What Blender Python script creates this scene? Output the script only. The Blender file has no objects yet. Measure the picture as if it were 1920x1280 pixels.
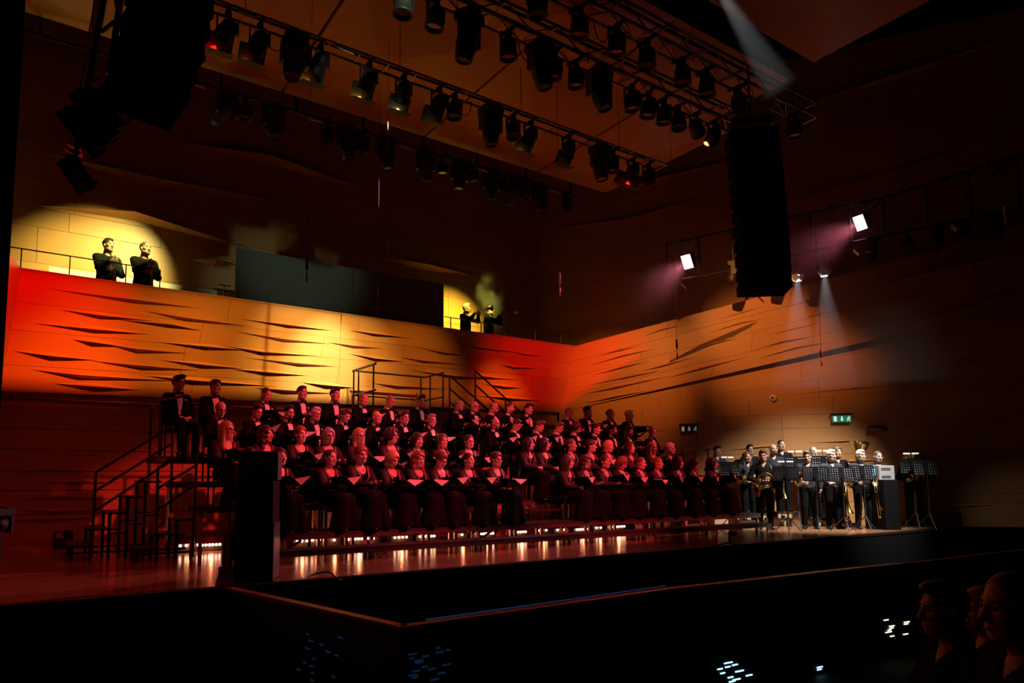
import bpy, bmesh, math, random
import numpy as np
from mathutils import Vector, Matrix, Euler
random.seed(7)
S = bpy.context.scene
COL = S.collection
# ------------------------------------------------------------------ camera
# stage floor is z = 0; X runs along the choir rows, Y runs from the audience to the back wall
F, CX, CY, ZC = 1260., 850., 783., 1.17
_yaw, _pit = math.radians(32.2), math.radians(5.25)
FW = np.array([math.sin(_yaw)*math.cos(_pit), math.cos(_yaw)*math.cos(_pit), math.sin(_pit)])
RT = np.array([math.cos(_yaw), -math.sin(_yaw), 0.])
UP = np.cross(RT, FW)
CP = np.array([0., 0., ZC])
cam = bpy.data.cameras.new('camera'); cam_o = bpy.data.objects.new('camera', cam); COL.objects.link(cam_o)
cam.sensor_width = 36.; cam.sensor_fit = 'HORIZONTAL'; cam.lens = F/1920*36
cam.shift_x = (960-CX)/1920; cam.shift_y = (CY-640)/1920
cam.clip_start = .05; cam.clip_end = 200
cam_o.matrix_world = Matrix(((RT[0], UP[0], -FW[0], CP[0]), (RT[1], UP[1], -FW[1], CP[1]), (RT[2], UP[2], -FW[2], CP[2]), (0, 0, 0, 1)))
S.camera = cam_o
def ray(x, y): return FW + RT*(x-CX)/F - UP*(y-CY)/F
def onz(x, y, z): d = ray(x, y); return CP + d*(z-ZC)/d[2]
def ony(x, y, Y): d = ray(x, y); return CP + d*Y/d[1]
def dep(x, y, D): return CP + ray(x, y)*D
def onpl(x, y, p, n): d = ray(x, y); n = np.asarray(n, float); return CP + d*(np.dot(np.asarray(p)-CP, n)/np.dot(d, n))
def proj(P): d = np.asarray(P, float)-CP; w = d@FW; return CX+F*(d@RT)/w, CY-F*(d@UP)/w, w
# ------------------------------------------------------------------ world, exposure
w = bpy.data.worlds.new('hall_dark'); S.world = w; w.use_nodes = True
w.node_tree.nodes['Background'].inputs[0].default_value = (0, 0, 0, 1)
w.node_tree.nodes['Background'].inputs[1].default_value = 0
S.view_settings.view_transform = 'Standard'; S.view_settings.look = 'None'
S.view_settings.exposure = 0.0; S.view_settings.gamma = 1.0; S.view_settings.use_curve_mapping = False
S.cycles.use_denoising = True
S.cycles.max_bounces = 8; S.cycles.diffuse_bounces = 5; S.cycles.glossy_bounces = 3; S.cycles.volume_bounces = 0
S.cycles.sample_clamp_indirect = 4.0; S.cycles.caustics_reflective = False; S.cycles.caustics_refractive = False
# ------------------------------------------------------------------ stage lighting (lamps of the house rig)
def spot(name, pos, tgt, power, col, ang, blend=.6, rad=.12):
    l = bpy.data.lights.new(name, 'SPOT'); l.energy = power; l.color = col; l.spot_size = math.radians(ang)
    l.spot_blend = blend; l.shadow_soft_size = rad
    o = bpy.data.objects.new(name, l); COL.objects.link(o); o.location = Vector(pos)
    o.rotation_euler = (Vector(tgt)-Vector(pos)).to_track_quat('-Z', 'Y').to_euler()
    return o
WALLY = 14.5
RED, DRED, ORG, AMB, YEL, WRM, GRN, PNK = (1, .03, .015), (1, .008, .004), (1, .17, .02), (1, .32, .05), (1, .52, .1), (1, .74, .3), (.86, 1, .34), (1, .3, .38)
def wallp(x, y): return ony(x, y, WALLY)
# every lamp the photograph shows carries its own light in its builder (trusses, back pipe, pipe ladder, LED bars);
# below are only the lamps of the rig that hang outside the picture: front-of-house bars overhead and the side bar beyond the right edge
spot('choir_red_left_offscreen', (9.5, 3.6, 8.6), (5.0, 10.9, 1.6), 7000, (1, .038, .05), 27, .5, .12)
spot('choir_red_middle_offscreen', (8.6, 1.0, 8.8), (9.4, 10.8, 1.4), 7400, (1, .042, .055), 25, .5, .12)
spot('choir_red_right_offscreen', (17.0, 2.5, 8.6), (12.4, 10.6, 1.4), 5200, (1, .06, .075), 22, .5, .12)
spot('choir_pink_offscreen', (4.0, 2.6, 8.6), (7.0, 11.2, 1.6), 1000, (1, .15, .2), 40, .5, .2)
spot('brass_front_offscreen', (14.8, 3.6, 8.5), (16.3, 9.3, .6), 8800, (1, .92, .82), 34, 1., .1)
spot('truss_red_offscreen', (1.5, 6.8, 7.9), (.2, 11.2, .4), 260, (1, .05, .01), 60, 1., .2)
spot('truss_green_offscreen', (3.5, 5.0, 8.0), ony(560, 478, 14.7), 520, (.75, 1, .66), 22, .9, .05)
# the white beam that enters at the top edge of the picture
BEAM0 = dep(1318, -70, 10.1)
spot('white_beam_offscreen', BEAM0, dep(1500, 225, 11.2), 560, (.93, .96, 1), 15, .7, .03)
# ------------------------------------------------------------------ materials
_M = {}
def mat(name, col, rough=.6, metal=0., noise=0., scale=6., emit=None, estr=0., spec=.5, bump=0., stretch=None, coat=0., rnd=0.):
    if name in _M: return _M[name]
    m = bpy.data.materials.new(name); m.use_nodes = True; nt = m.node_tree; b = nt.nodes['Principled BSDF']
    b.inputs['Base Color'].default_value = (*col, 1); b.inputs['Roughness'].default_value = rough; b.inputs['Metallic'].default_value = metal
    b.inputs['Specular IOR Level'].default_value = spec; b.inputs['Coat Weight'].default_value = coat
    if emit: b.inputs['Emission Color'].default_value = (*emit, 1); b.inputs['Emission Strength'].default_value = estr
    if noise or bump:
        tc = nt.nodes.new('ShaderNodeTexCoord'); mp = nt.nodes.new('ShaderNodeMapping'); n = nt.nodes.new('ShaderNodeTexNoise')
        nt.links.new(tc.outputs['Object'], mp.inputs[0]); nt.links.new(mp.outputs[0], n.inputs[0])
        if stretch: mp.inputs['Scale'].default_value = stretch
        n.inputs['Scale'].default_value = scale; n.inputs['Detail'].default_value = 5
        if noise:
            mx = nt.nodes.new('ShaderNodeMix'); mx.data_type = 'RGBA'
            mx.inputs[6].default_value = (*[c*(1-noise) for c in col], 1); mx.inputs[7].default_value = (*[min(1, c*(1+noise)) for c in col], 1)
            nt.links.new(n.outputs[0], mx.inputs[0]); nt.links.new(mx.outputs[2], b.inputs['Base Color'])
        if bump:
            bp = nt.nodes.new('ShaderNodeBump'); bp.inputs['Strength'].default_value = bump; bp.inputs['Distance'].default_value = .02
            nt.links.new(n.outputs[0], bp.inputs['Height']); nt.links.new(bp.outputs[0], b.inputs['Normal'])
    if rnd:
        oi = nt.nodes.new('ShaderNodeObjectInfo'); hv = nt.nodes.new('ShaderNodeHueSaturation'); mr = nt.nodes.new('ShaderNodeMapRange')
        mr.inputs[3].default_value = 1-rnd; mr.inputs[4].default_value = 1+rnd
        nt.links.new(oi.outputs['Random'], mr.inputs[0]); nt.links.new(mr.outputs[0], hv.inputs['Value'])
        src = b.inputs['Base Color'].links[0].from_socket if b.inputs['Base Color'].links else None
        if src: nt.links.new(src, hv.inputs['Color'])
        else: hv.inputs['Color'].default_value = (*col, 1)
        nt.links.new(hv.outputs[0], b.inputs['Base Color'])
    _M[name] = m; return m
def wood(name, col, dark, rough=.42, grain=1., rnd=.08):
    """veneer: grain stretched along the board's length (object x/y), soft tonal bands, per-panel variation"""
    if name in _M: return _M[name]
    m = bpy.data.materials.new(name); m.use_nodes = True; nt = m.node_tree; L = nt.links; b = nt.nodes['Principled BSDF']
    b.inputs['Roughness'].default_value = rough
    tc = nt.nodes.new('ShaderNodeTexCoord'); mp = nt.nodes.new('ShaderNodeMapping'); L.new(tc.outputs['Object'], mp.inputs[0])
    mp.inputs['Scale'].default_value = (.45, .45, 7.)
    n1 = nt.nodes.new('ShaderNodeTexNoise'); n1.inputs['Scale'].default_value = 2.2*grain; n1.inputs['Detail'].default_value = 8; n1.inputs['Roughness'].default_value = .65
    L.new(mp.outputs[0], n1.inputs[0])
    n2 = nt.nodes.new('ShaderNodeTexNoise'); n2.inputs['Scale'].default_value = .6; L.new(tc.outputs['Object'], n2.inputs[0])
    ad = nt.nodes.new('ShaderNodeMath'); ad.operation = 'ADD'; L.new(n1.outputs[0], ad.inputs[0]); L.new(n2.outputs[0], ad.inputs[1])
    mr = nt.nodes.new('ShaderNodeMapRange'); mr.inputs[1].default_value = .6; mr.inputs[2].default_value = 1.4; L.new(ad.outputs[0], mr.inputs[0])
    mx = nt.nodes.new('ShaderNodeMix'); mx.data_type = 'RGBA'; mx.inputs[6].default_value = (*dark, 1); mx.inputs[7].default_value = (*col, 1)
    L.new(mr.outputs[0], mx.inputs[0])
    oi = nt.nodes.new('ShaderNodeObjectInfo'); hv = nt.nodes.new('ShaderNodeHueSaturation'); m2 = nt.nodes.new('ShaderNodeMapRange')
    m2.inputs[3].default_value = 1-rnd; m2.inputs[4].default_value = 1+rnd
    L.new(oi.outputs['Random'], m2.inputs[0]); L.new(m2.outputs[0], hv.inputs['Value']); L.new(mx.outputs[2], hv.inputs['Color']); L.new(hv.outputs[0], b.inputs['Base Color'])
    bp = nt.nodes.new('ShaderNodeBump'); bp.inputs['Strength'].default_value = .08; bp.inputs['Distance'].default_value = .01
    L.new(n1.outputs[0], bp.inputs['Height']); L.new(bp.outputs[0], b.inputs['Normal'])
    _M[name] = m; return m
W_WALL = wood('wall_veneer', (.58, .285, .105), (.48, .22, .075))
W_CEIL = wood('ceiling_veneer', (.50, .235, .085), (.40, .175, .06), .5)
W_FLOOR = wood('stage_boards', (.36, .17, .085), (.26, .115, .055), .2, 1.6, .12)
M_BLACK = mat('black_paint', (.012, .012, .013), .55)
M_STEEL = mat('black_steel', (.018, .017, .017), .4, .3)
M_MATT = mat('matt_black_cloth', (.006, .006, .007), .95, spec=.1, noise=.3, scale=20)
M_TRUSS = mat('aluminium_truss', (.34, .32, .30), .4, .8)
M_GREY = mat('screen_grey', (.12, .14, .14), .9, spec=.1)
M_JOINT = mat('wall_core', (.13, .065, .03), .8)
M_TRIM = mat('copper_edge', (.42, .22, .12), .35, .5)
# ------------------------------------------------------------------ mesh helpers
class MB:
    def __init__(s): s.v = []; s.f = []; s.m = []
    def add(s, vs, fs, mi=0):
        o = len(s.v); s.v += [tuple(map(float, p)) for p in vs]; s.f += [tuple(i+o for i in f) for f in fs]; s.m += [mi]*len(fs); return s
    def box(s, c, d, rz=0., mi=0, R=None):
        R = R or Matrix.Rotation(rz, 3, 'Z'); c = Vector(c); h = Vector(d)/2
        vs = [c+R@Vector((x*h.x, y*h.y, z*h.z)) for x in (-1, 1) for y in (-1, 1) for z in (-1, 1)]
        return s.add(vs, [(0, 1, 3, 2), (4, 6, 7, 5), (0, 4, 5, 1), (2, 3, 7, 6), (0, 2, 6, 4), (1, 5, 7, 3)], mi)
    def hexa(s, q, mi=0):   # 8 points: bottom ring 0-3, top ring 4-7
        return s.add(q, [(3, 2, 1, 0), (4, 5, 6, 7), (0, 1, 5, 4), (1, 2, 6, 5), (2, 3, 7, 6), (3, 0, 4, 7)], mi)
    def tube(s, pts, r, n=8, mi=0, cap=True):
        pts = [Vector(p) for p in pts]; rs = r if hasattr(r, '__len__') else [r]*len(pts)
        rings = []; up = None
        for i, p in enumerate(pts):
            t = (pts[min(i+1, len(pts)-1)]-pts[max(i-1, 0)])
            if t.length < 1e-9: t = Vector((0, 0, 1))
            t.normalize()
            if up is None: up = t.orthogonal()
            up = (up-t*up.dot(t)); up = up.normalized() if up.length > 1e-6 else t.orthogonal().normalized()
            b = t.cross(up); rings.append([p+(up*math.cos(2*math.pi*k/n)+b*math.sin(2*math.pi*k/n))*rs[i] for k in range(n)])
        vs = [q for rg in rings for q in rg]
        fs = [(i*n+k, i*n+(k+1) % n, (i+1)*n+(k+1) % n, (i+1)*n+k) for i in range(len(pts)-1) for k in range(n)]
        if cap: fs += [tuple(reversed(range(n))), tuple((len(pts)-1)*n+k for k in range(n))]
        return s.add(vs, fs, mi)
    def lathe(s, prof, M=None, n=16, mi=0):   # profile [(r, z)], axis z
        M = M or Matrix.Identity(4)
        vs = [M@Vector((r*math.cos(2*math.pi*k/n), r*math.sin(2*math.pi*k/n), z)) for r, z in prof for k in range(n)]
        return s.add(vs, [(i*n+k, i*n+(k+1) % n, (i+1)*n+(k+1) % n, (i+1)*n+k) for i in range(len(prof)-1) for k in range(n)], mi)
    def ball(s, c, r, n=10, mi=0):
        r = r if hasattr(r, '__len__') else (r, r, r); c = Vector(c); m = max(4, n//2)
        vs = [c+Vector((r[0]*math.sin(math.pi*i/m)*math.cos(2*math.pi*k/n), r[1]*math.sin(math.pi*i/m)*math.sin(2*math.pi*k/n), r[2]*math.cos(math.pi*i/m))) for i in range(m+1) for k in range(n)]
        return s.add(vs, [(i*n+k, (i+1)*n+k, (i+1)*n+(k+1) % n, i*n+(k+1) % n) for i in range(m) for k in range(n)], mi)
    def mesh(s, name, mats, smooth=False):
        me = bpy.data.meshes.new(name); me.from_pydata(s.v, [], s.f)
        for m in (mats if isinstance(mats, (list, tuple)) else [mats]): me.materials.append(m)
        if len(me.materials) > 1: me.polygons.foreach_set('material_index', s.m)
        if smooth: me.polygons.foreach_set('use_smooth', [True]*len(s.f))
        me.update(); return me
    def build(s, name, mats, parent=None, smooth=False, bevel=0.):
        o = bpy.data.objects.new(name, s.mesh(name, mats, smooth)); COL.objects.link(o)
        if parent: o.parent = parent
        if bevel:
            b = o.modifiers.new('bevel', 'BEVEL'); b.width = bevel; b.segments = 2; b.limit_method = 'ANGLE'
        return o
def inst(name, me, parent=None, M=None):
    o = bpy.data.objects.new(name, me); COL.objects.link(o)
    if parent: o.parent = parent
    if M is not None: o.matrix_local = M
    return o
def tag(o, label=None, cat=None, group=None, kind=None):
    if label: o['label'] = label
    if cat: o['category'] = cat
    if group: o['group'] = group
    if kind: o['kind'] = kind
    return o
def thing(name, label, cat, loc=(0, 0, 0), rz=0., group=None):
    o = bpy.data.objects.new(name, None); COL.objects.link(o); o.empty_display_size = .1
    o.location = Vector(loc); o.rotation_euler = (0, 0, rz); return tag(o, label, cat, group)
def copy_tree(o, parent=None):
    c = o.copy(); COL.objects.link(c)
    if parent: c.parent = parent; c.matrix_parent_inverse = o.matrix_parent_inverse.copy()
    for ch in list(o.children): copy_tree(ch, c)
    return c
def V(p): return Vector([float(a) for a in p])
# ------------------------------------------------------------------ the hall: panelled walls
def wall_panels(wall, P, courses, name='panel', gap=.012, thick=.03, material=None, seed=1, wmin=1.5, wmax=3.2):
    """P: 4 corners (u0v0, u1v0, u1v1, u0v1) of the face; each panel is a slab of its own, proud of the wall core"""
    rnd = random.Random(seed); P = [V(p) for p in P]
    n = (P[1]-P[0]).cross(P[3]-P[0]).normalized()
    if n.dot(V(CP)-P[0]) < 0: n = -n
    def Q(u, v): return P[0].lerp(P[1], u).lerp(P[3].lerp(P[2], u), v)
    L = (P[1]-P[0]).length; H = max((P[3]-P[0]).length, (P[2]-P[1]).length)
    cs = [i/courses for i in range(courses+1)]
    for i in range(1, courses): cs[i] += rnd.uniform(-.25, .25)/courses
    for i in range(courses):
        us = [0.]
        while us[-1] < 1: us.append(us[-1]+rnd.uniform(wmin, wmax)/L)
        us[-1] = 1.
        if len(us) > 2 and us[-1]-us[-2] < .5/L: us.pop(-2)
        for a, b in zip(us, us[1:]):
            gu, gv = gap/L/2, gap/H/2
            t = n*(thick+rnd.uniform(-.004, .006))
            q = [Q(a+gu, cs[i]+gv), Q(b-gu, cs[i]+gv), Q(b-gu, cs[i+1]-gv), Q(a+gu, cs[i+1]-gv)]
            MB().hexa(q+[p+t for p in q]).build(name, material or W_WALL, wall)
    return n
def core(name, P, back=.15, kindname=None, material=None):
    """the solid wall behind the panels"""
    P = [V(p) for p in P]; n = (P[1]-P[0]).cross(P[3]-P[0]).normalized()
    if n.dot(V(CP)-P[0]) < 0: n = -n
    o = MB().hexa([p-n*back for p in P]+[p for p in P]).build(name, material or M_JOINT); o['kind'] = 'structure'; return o
def fold(wall, pts, pl, h1=.075, h2=.02, d=.13, flip=False):
    """one long faceted fold of the veneer: sharp tips, one ridge that stands off the wall"""
    A, Mi, B = [V(onpl(x, y, pl[0], pl[1])) for x, y in pts]
    n = V(pl[1]).normalized()
    if n.dot(V(CP)-A) < 0: n = -n
    up = Vector((0, 0, 1)); up = (up-n*up.dot(n)).normalized()
    o = n*.028
    if flip: h1, h2 = h2, h1
    ap = Mi+n*(d+.028)
    T, Bo = Mi+up*h1+o, Mi-up*h2+o
    A = A+o; B = B+o
    MB().add([A, T, B, Bo, ap], [(0, 4, 1), (1, 4, 2), (0, 3, 4), (3, 2, 4), (0, 1, 2, 3)]).build('fold', W_WALL, wall)
# --- back wall: faceted parapet band, recessed strip, lower wall, upper wall behind the balcony
ZT = float(ony(560, 578, WALLY)[2])
ct = V(ony(1078, 653, WALLY)); ct.z = ZT
cb = V(ony(1050, 773, WALLY+.25)); zb = cb.z
lt = V(ony(38, 500, WALLY)); lt.z = ZT
lb = V(ony(-4, 733, WALLY+.25))
band = [lb, cb, ct, lt]
wb = core('wall_back', band)
wall_panels(wb, band, 4, seed=3, wmin=2., wmax=4.2, gap=.006)
bn = (band[1]-band[0]).cross(band[3]-band[0]).normalized(); pl_b = (band[0], bn)
FB = [((80, 540), (253, 563), (390, 580)), ((103, 579), (190, 592), (310, 604)), ((200, 597), (320, 609), (388, 622)), ((265, 582), (350, 597), (487, 614)),
      ((45, 604), (180, 618), (295, 628)), ((133, 636), (175, 642), (250, 652)), ((195, 645), (260, 655), (368, 663)), ((285, 640), (385, 650), (480, 658)), ((400, 645), (490, 660), (625, 669)),
      ((415, 617), (530, 636), (640, 647)), ((437, 596), (540, 610), (640, 622)), ((20, 657), (100, 668), (190, 676)), ((160, 675), (270, 686), (385, 695)), ((290, 673), (380, 684), (470, 692)),
      ((420, 690), (500, 698), (590, 705)), ((55, 692), (150, 703), (340, 715)), ((265, 703), (360, 713), (530, 725)), ((95, 718), (180, 725), (270, 731)), ((440, 668), (560, 681), (640, 688)),
      ((640, 617), (700, 626), (795, 637)), ((835, 638), (890, 651), (1040, 670)), ((760, 647), (830, 661), (930, 672)), ((950, 658), (980, 664), (1045, 670)), ((640, 660), (700, 672), (780, 680)),
      ((735, 667), (790, 676), (905, 687)), ((745, 690), (850, 705), (1010, 713)), ((920, 680), (960, 688), (1025, 692)), ((690, 717), (740, 723), (850, 730)), ((900, 719), (940, 724), (985, 728)),
      ((560, 716), (610, 722), (680, 728)), ((470, 726), (530, 731), (640, 738)), ((880, 740), (950, 746), (1030, 752)), ((860, 700), (905, 706), (960, 711)), ((600, 640), (660, 648), (735, 655))]
for i, p in enumerate(FB): fold(wb, p, pl_b, .07 if i % 3 else .025, .02 if i % 3 else .06, .095)
YL = WALLY+.45
corner_lo = V(ony(1040, 800, YL))
zs = zb-.42
strip = [Vector((lb.x-.05, YL-.08, zs)), Vector((corner_lo.x, YL-.08, zs)), Vector((corner_lo.x, YL-.08, zb+.06)), Vector((lb.x-.05, YL-.08, zb+.06))]
ws = core('wall_back_ledge', strip); wall_panels(ws, strip, 1, seed=5, gap=.008)
low = [Vector((lb.x-.05, YL, 0)), Vector((corner_lo.x+.1, YL, 0)), Vector((corner_lo.x+.1, YL, zs)), Vector((lb.x-.05, YL, zs))]
wl = core('wall_back_lower', low); wall_panels(wl, low, 6, seed=6, wmin=2, wmax=4)
for q in [((10, 885), (90, 880), (230, 884)), ((20, 935), (120, 930), (240, 936)), ((0, 975), (90, 972), (190, 970)), ((60, 905), (150, 902), (230, 905)), ((30, 955), (110, 958), (200, 954))]:
    fold(wl, q, (low[0], (0, -1, 0)), .05, .02, .09)
soff = MB().hexa([V(lb), V(cb), Vector((corner_lo.x+.1, YL+.1, zb)), Vector((lb.x, YL+.1, zb))]+[Vector((p.x, p.y, zb+.05)) for p in (V(lb), V(cb), Vector((corner_lo.x+.1, YL+.1, 0)), Vector((lb.x, YL+.1, 0)))]).build('trim_1', W_WALL); soff['kind'] = 'structure'
# balcony deck behind the parapet and the upper wall
UY = 17.0
ucr = V(ony(1012, 560, UY))
bal = MB().box(((lt.x-1+ucr.x+3)/2, (WALLY+UY)/2+.14, ZT-.94), (ucr.x+4-lt.x, UY-WALLY-.16, .12)).build('floor_balcony', M_JOINT); bal['kind'] = 'structure'
cap = MB().hexa([lt+Vector((0, -.03, 0)), ct+Vector((.02, -.03, 0)), ct+Vector((0, .14, 0)), lt+Vector((0, .14, 0))]+[p+Vector((0, 0, .03)) for p in (lt+Vector((0, -.03, 0)), ct+Vector((.02, -.03, 0)), ct+Vector((0, .14, 0)), lt+Vector((0, .14, 0)))]).build('trim_2', W_WALL); cap['kind'] = 'structure'
upw = [Vector((lt.x-1.5, UY, ZT-.9)), Vector((ucr.x, UY, ZT-.9)), Vector((ucr.x, UY, 13.5)), Vector((lt.x-1.5, UY, 13.5))]
wu = core('wall_back_upper', upw); wall_panels(wu, upw, 15, seed=8, wmin=1.6, wmax=3.4, gap=.008)
# sloping shelf-like folds of the upper wall (long dark steps across the panelling)
for q in [((60, 385), (250, 405), (480, 470)), ((75, 285), (300, 345), (560, 385)), ((300, 262), (500, 300), (700, 360)), ((360, 487), (400, 492), (450, 497)), ((700, 480), (790, 500), (900, 520))]:
    fold(wu, q, (upw[0], (0, -1, 0)), .05, .12, .3)
# --- right wall (splayed): lower wall, faceted band with a rising top edge, upper wall
RA, RB = Vector((cb.x-.02, cb.y+.02, 0)), Vector((19.7, 7.8, 0))
rd = (RB-RA).normalized(); rn = Vector((-rd.y, rd.x, 0)).normalized()
if rn.dot(V(CP)-RA) < 0: rn = -rn
REND = RA+rd*16
def rw(x, y, off=0.): return V(onpl(x, y, RA+rn*off, rn))
def atd(t, z, off=0.): p = RA+rd*t+rn*off; return Vector((p.x, p.y, z))
t1 = (rw(1640, 560)-RA).dot(rd)
b0, b1 = cb, rw(1640, 637, .25)
a0, a1 = ct, rw(1647, 499, .25)
bandR = [b0, b1, a1, a0]
wr = core('wall_right', bandR); wall_panels(wr, bandR, 4, seed=12, wmin=2, wmax=3.5, gap=.008)
b2, a2 = rw(2000, 548, .25), rw(2000, 400, .25)
bandR2 = [b1, b2, a2, a1]
wr2 = core('wall_right_wing', bandR2); wall_panels(wr2, bandR2, 4, seed=13, wmin=2, wmax=3.5)
nr = (bandR[1]-bandR[0]).cross(bandR[3]-bandR[0]).normalized(); pl_r = (bandR[0], nr)
FR = [((1280, 618), (1400, 585), (1505, 555)), ((1285, 638), (1390, 607), (1480, 590)), ((1395, 602), (1500, 570), (1610, 545)), ((1450, 612), (1535, 590), (1625, 571)),
      ((1398, 640), (1490, 617), (1600, 593)), ((1410, 657), (1465, 642), (1560, 625)), ((1410, 676), (1490, 653), (1575, 638)), ((1540, 560), (1580, 545), (1635, 530)),
      ((1090, 690), (1170, 667), (1250, 650)), ((1100, 707), (1165, 690), (1240, 672)), ((1090, 725), (1180, 707), (1265, 690)), ((1080, 742), (1150, 728), (1280, 700)), ((1190, 700), (1240, 687), (1330, 662)),
      ((1230, 715), (1320, 690), (1420, 665)), ((1110, 672), (1160, 658), (1215, 646)), ((1285, 660), (1340, 645), (1410, 628)), ((1090, 758), (1150, 745), (1230, 730)), ((1180, 640), (1240, 620), (1300, 606))]
for i, p in enumerate(FR): fold(wr, p, pl_r, .065 if i % 4 else .03, .022 if i % 4 else .05, .1)
nr2 = (bandR2[1]-bandR2[0]).cross(bandR2[3]-bandR2[0]).normalized()
for p in [((1680, 572), (1710, 562), (1760, 553)), ((1690, 608), (1800, 580), (1920, 545)), ((1720, 523), (1820, 495), (1900, 478)), ((1660, 535), (1750, 510), (1830, 490))]: fold(wr2, p, (bandR2[0], nr2), .06, .03, .14)
lowR = [RA, REND, Vector((REND.x, REND.y, 7.0)), Vector((RA.x, RA.y, 3.0))]
lowR = [atd(0, 0), atd(16, 0), atd(16, 8.2), atd(0, zb)]
wrl = core('wall_right_lower', lowR); wall_panels(wrl, [atd(0, 0), atd(16, 0), atd(16, 2.9), atd(0, 2.9)], 6, seed=15, wmin=1.4, wmax=3.0, gap=.007); wall_panels(wrl, [atd(0, 2.9), atd(16, 2.9), atd(16, 8.2), atd(0, zb)], 5, seed=16, wmin=1.6, wmax=3.4, gap=.009)
for q in [((1500, 830), (1580, 827), (1640, 823)), ((1340, 846), (1420, 838), (1500, 833)), ((1480, 740), (1600, 728), (1700, 722)), ((1540, 868), (1600, 864), (1690, 860)), ((1760, 690), (1830, 680), (1920, 664)), ((1740, 950), (1800, 948), (1900, 945))]:
    fold(wrl, q, (RA, rn), .035, .02, .05)
def shelf(q0, q1, name):   # soffit between the band and the lower wall
    o = MB().hexa([q0, q1, q1-rn*.5, q0-rn*.5]+[p+Vector((0, 0, .06)) for p in (q0, q1, q1-rn*.5, q0-rn*.5)]).build(name, W_WALL); o['kind'] = 'structure'; return o
shelf(b0, b1, 'trim_3'); shelf(b1, b2, 'trim_4')
UO = -1.1   # upper right wall stands back behind the parapet
tU0 = (Vector((ucr.x, ucr.y, 0))-RA).dot(rd)
u0 = Vector((ucr.x, UY, 0)); uend = atd(16, 0, UO)
upR = [Vector((u0.x, u0.y, ZT-.9)), Vector((uend.x, uend.y, ZT+.8)), Vector((uend.x, uend.y, 14.5)), Vector((u0.x, u0.y, 13.5))]
wru = core('wall_right_upper', upR); wall_panels(wru, upR, 11, seed=18, wmin=2, wmax=4, gap=.009)
nu = (upR[1]-upR[0]).cross(upR[3]-upR[0]).normalized()
for q in [((1160, 355), (1250, 335), (1380, 300)), ((1480, 205), (1700, 140), (1900, 70)), ((1300, 430), (1500, 380), (1880, 250)), ((1040, 430), (1180, 415), (1350, 360)), ((1650, 330), (1780, 290), (1910, 230))]:
    fold(wru, q, (upR[0], nu), .1, .05, .25)
dk = MB().hexa([V(ct), a1, a2, Vector((a2.x+1.2, a2.y+1.2, a2.z)), Vector((uend.x, uend.y, a2.z)), u0][:4]+[p+Vector((0, 0, .05)) for p in (V(ct), a1, a2, Vector((a2.x+1.2, a2.y+1.2, a2.z)))])
tr5 = MB()
for p, q in ((a0, a1), (a1, a2)): tr5.hexa([p, q, q-rn*1.6, p-rn*1.6]+[r+Vector((0, 0, .03)) for r in (p, q, q-rn*1.6, p-rn*1.6)])
tr5 = tr5.build('trim_5', W_WALL); tr5['kind'] = 'structure'
# --- left wall
dl = Vector((-.16, -1, 0))
L0t, L0b = V(lt), V(lb)
leftw = [L0b+dl*13, L0b, L0t, L0t+dl*13]
wlf = core('wall_left', leftw); wall_panels(wlf, leftw, 4, seed=21, gap=.008)
leftl = [Vector((p.x-.25, p.y, 0)) for p in (L0b+dl*13, L0b)]; leftl += [Vector((p.x, p.y, L0b.z)) for p in reversed(leftl)]
wll = core('wall_left_lower', [leftl[0], leftl[1]+Vector((0, .4, 0)), leftl[2]+Vector((0, .4, 0)), leftl[3]]); wall_panels(wll, leftl, 4, seed=22)
leftu = [Vector((p.x-1.2, p.y, ZT)) for p in (L0t+dl*13, L0t)]; leftu += [Vector((p.x, p.y+(3 if i == 0 else 0), 13.5)) for i, p in enumerate(reversed(leftu))]
leftu[1].y += 3; wlu = core('wall_left_upper', leftu); wall_panels(wlu, leftu, 8, seed=23)
# --- stage floor, stage front, hall floor
SE = 7.7
fl = MB().box((9.2, (SE+.1+17.5)/2, -.06), (24.5, 17.5-SE-.1, .12)).build('floor_stage_bed', M_JOINT); fl['kind'] = 'structure'; fl.name = 'floor'
# boards run along X; every board is a piece of its own
bw = .16; y = SE; k = 0; rb = random.Random(4)
while y < 15.0:
    xs = [-3.0]
    while xs[-1] < 21: xs.append(xs[-1]+rb.uniform(4.5, 8.5))
    if y > SE+3.2: xs = [-3.0, 6.0+rb.uniform(-2, 2), 14+rb.uniform(-2, 2), 21.4]
    for a, b in zip(xs, xs[1:]):
        b = min(b, 21.4)
        if b-a > .3: MB().box(((a+b)/2, y+bw/2, .0), (b-a-.004, bw-.003, .02)).build('floorboard', W_FLOOR, fl)
    y += bw
sf = MB().box((9.2, SE-.03, -.62), (24.5, .06, 1.24)).build('stage_front', M_MATT); sf['kind'] = 'structure'
se = MB().box((9.2, SE-.035, -.02), (24.5, .075, .05)).build('trim_6', mat('stage_nosing', (.035, .018, .012), .45)); se['kind'] = 'structure'
hf = MB().box((9, 0, -1.3), (60, 40, .1)).build('floor_hall', mat('hall_floor', (.012, .01, .009), .7)); hf['kind'] = 'structure'
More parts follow.
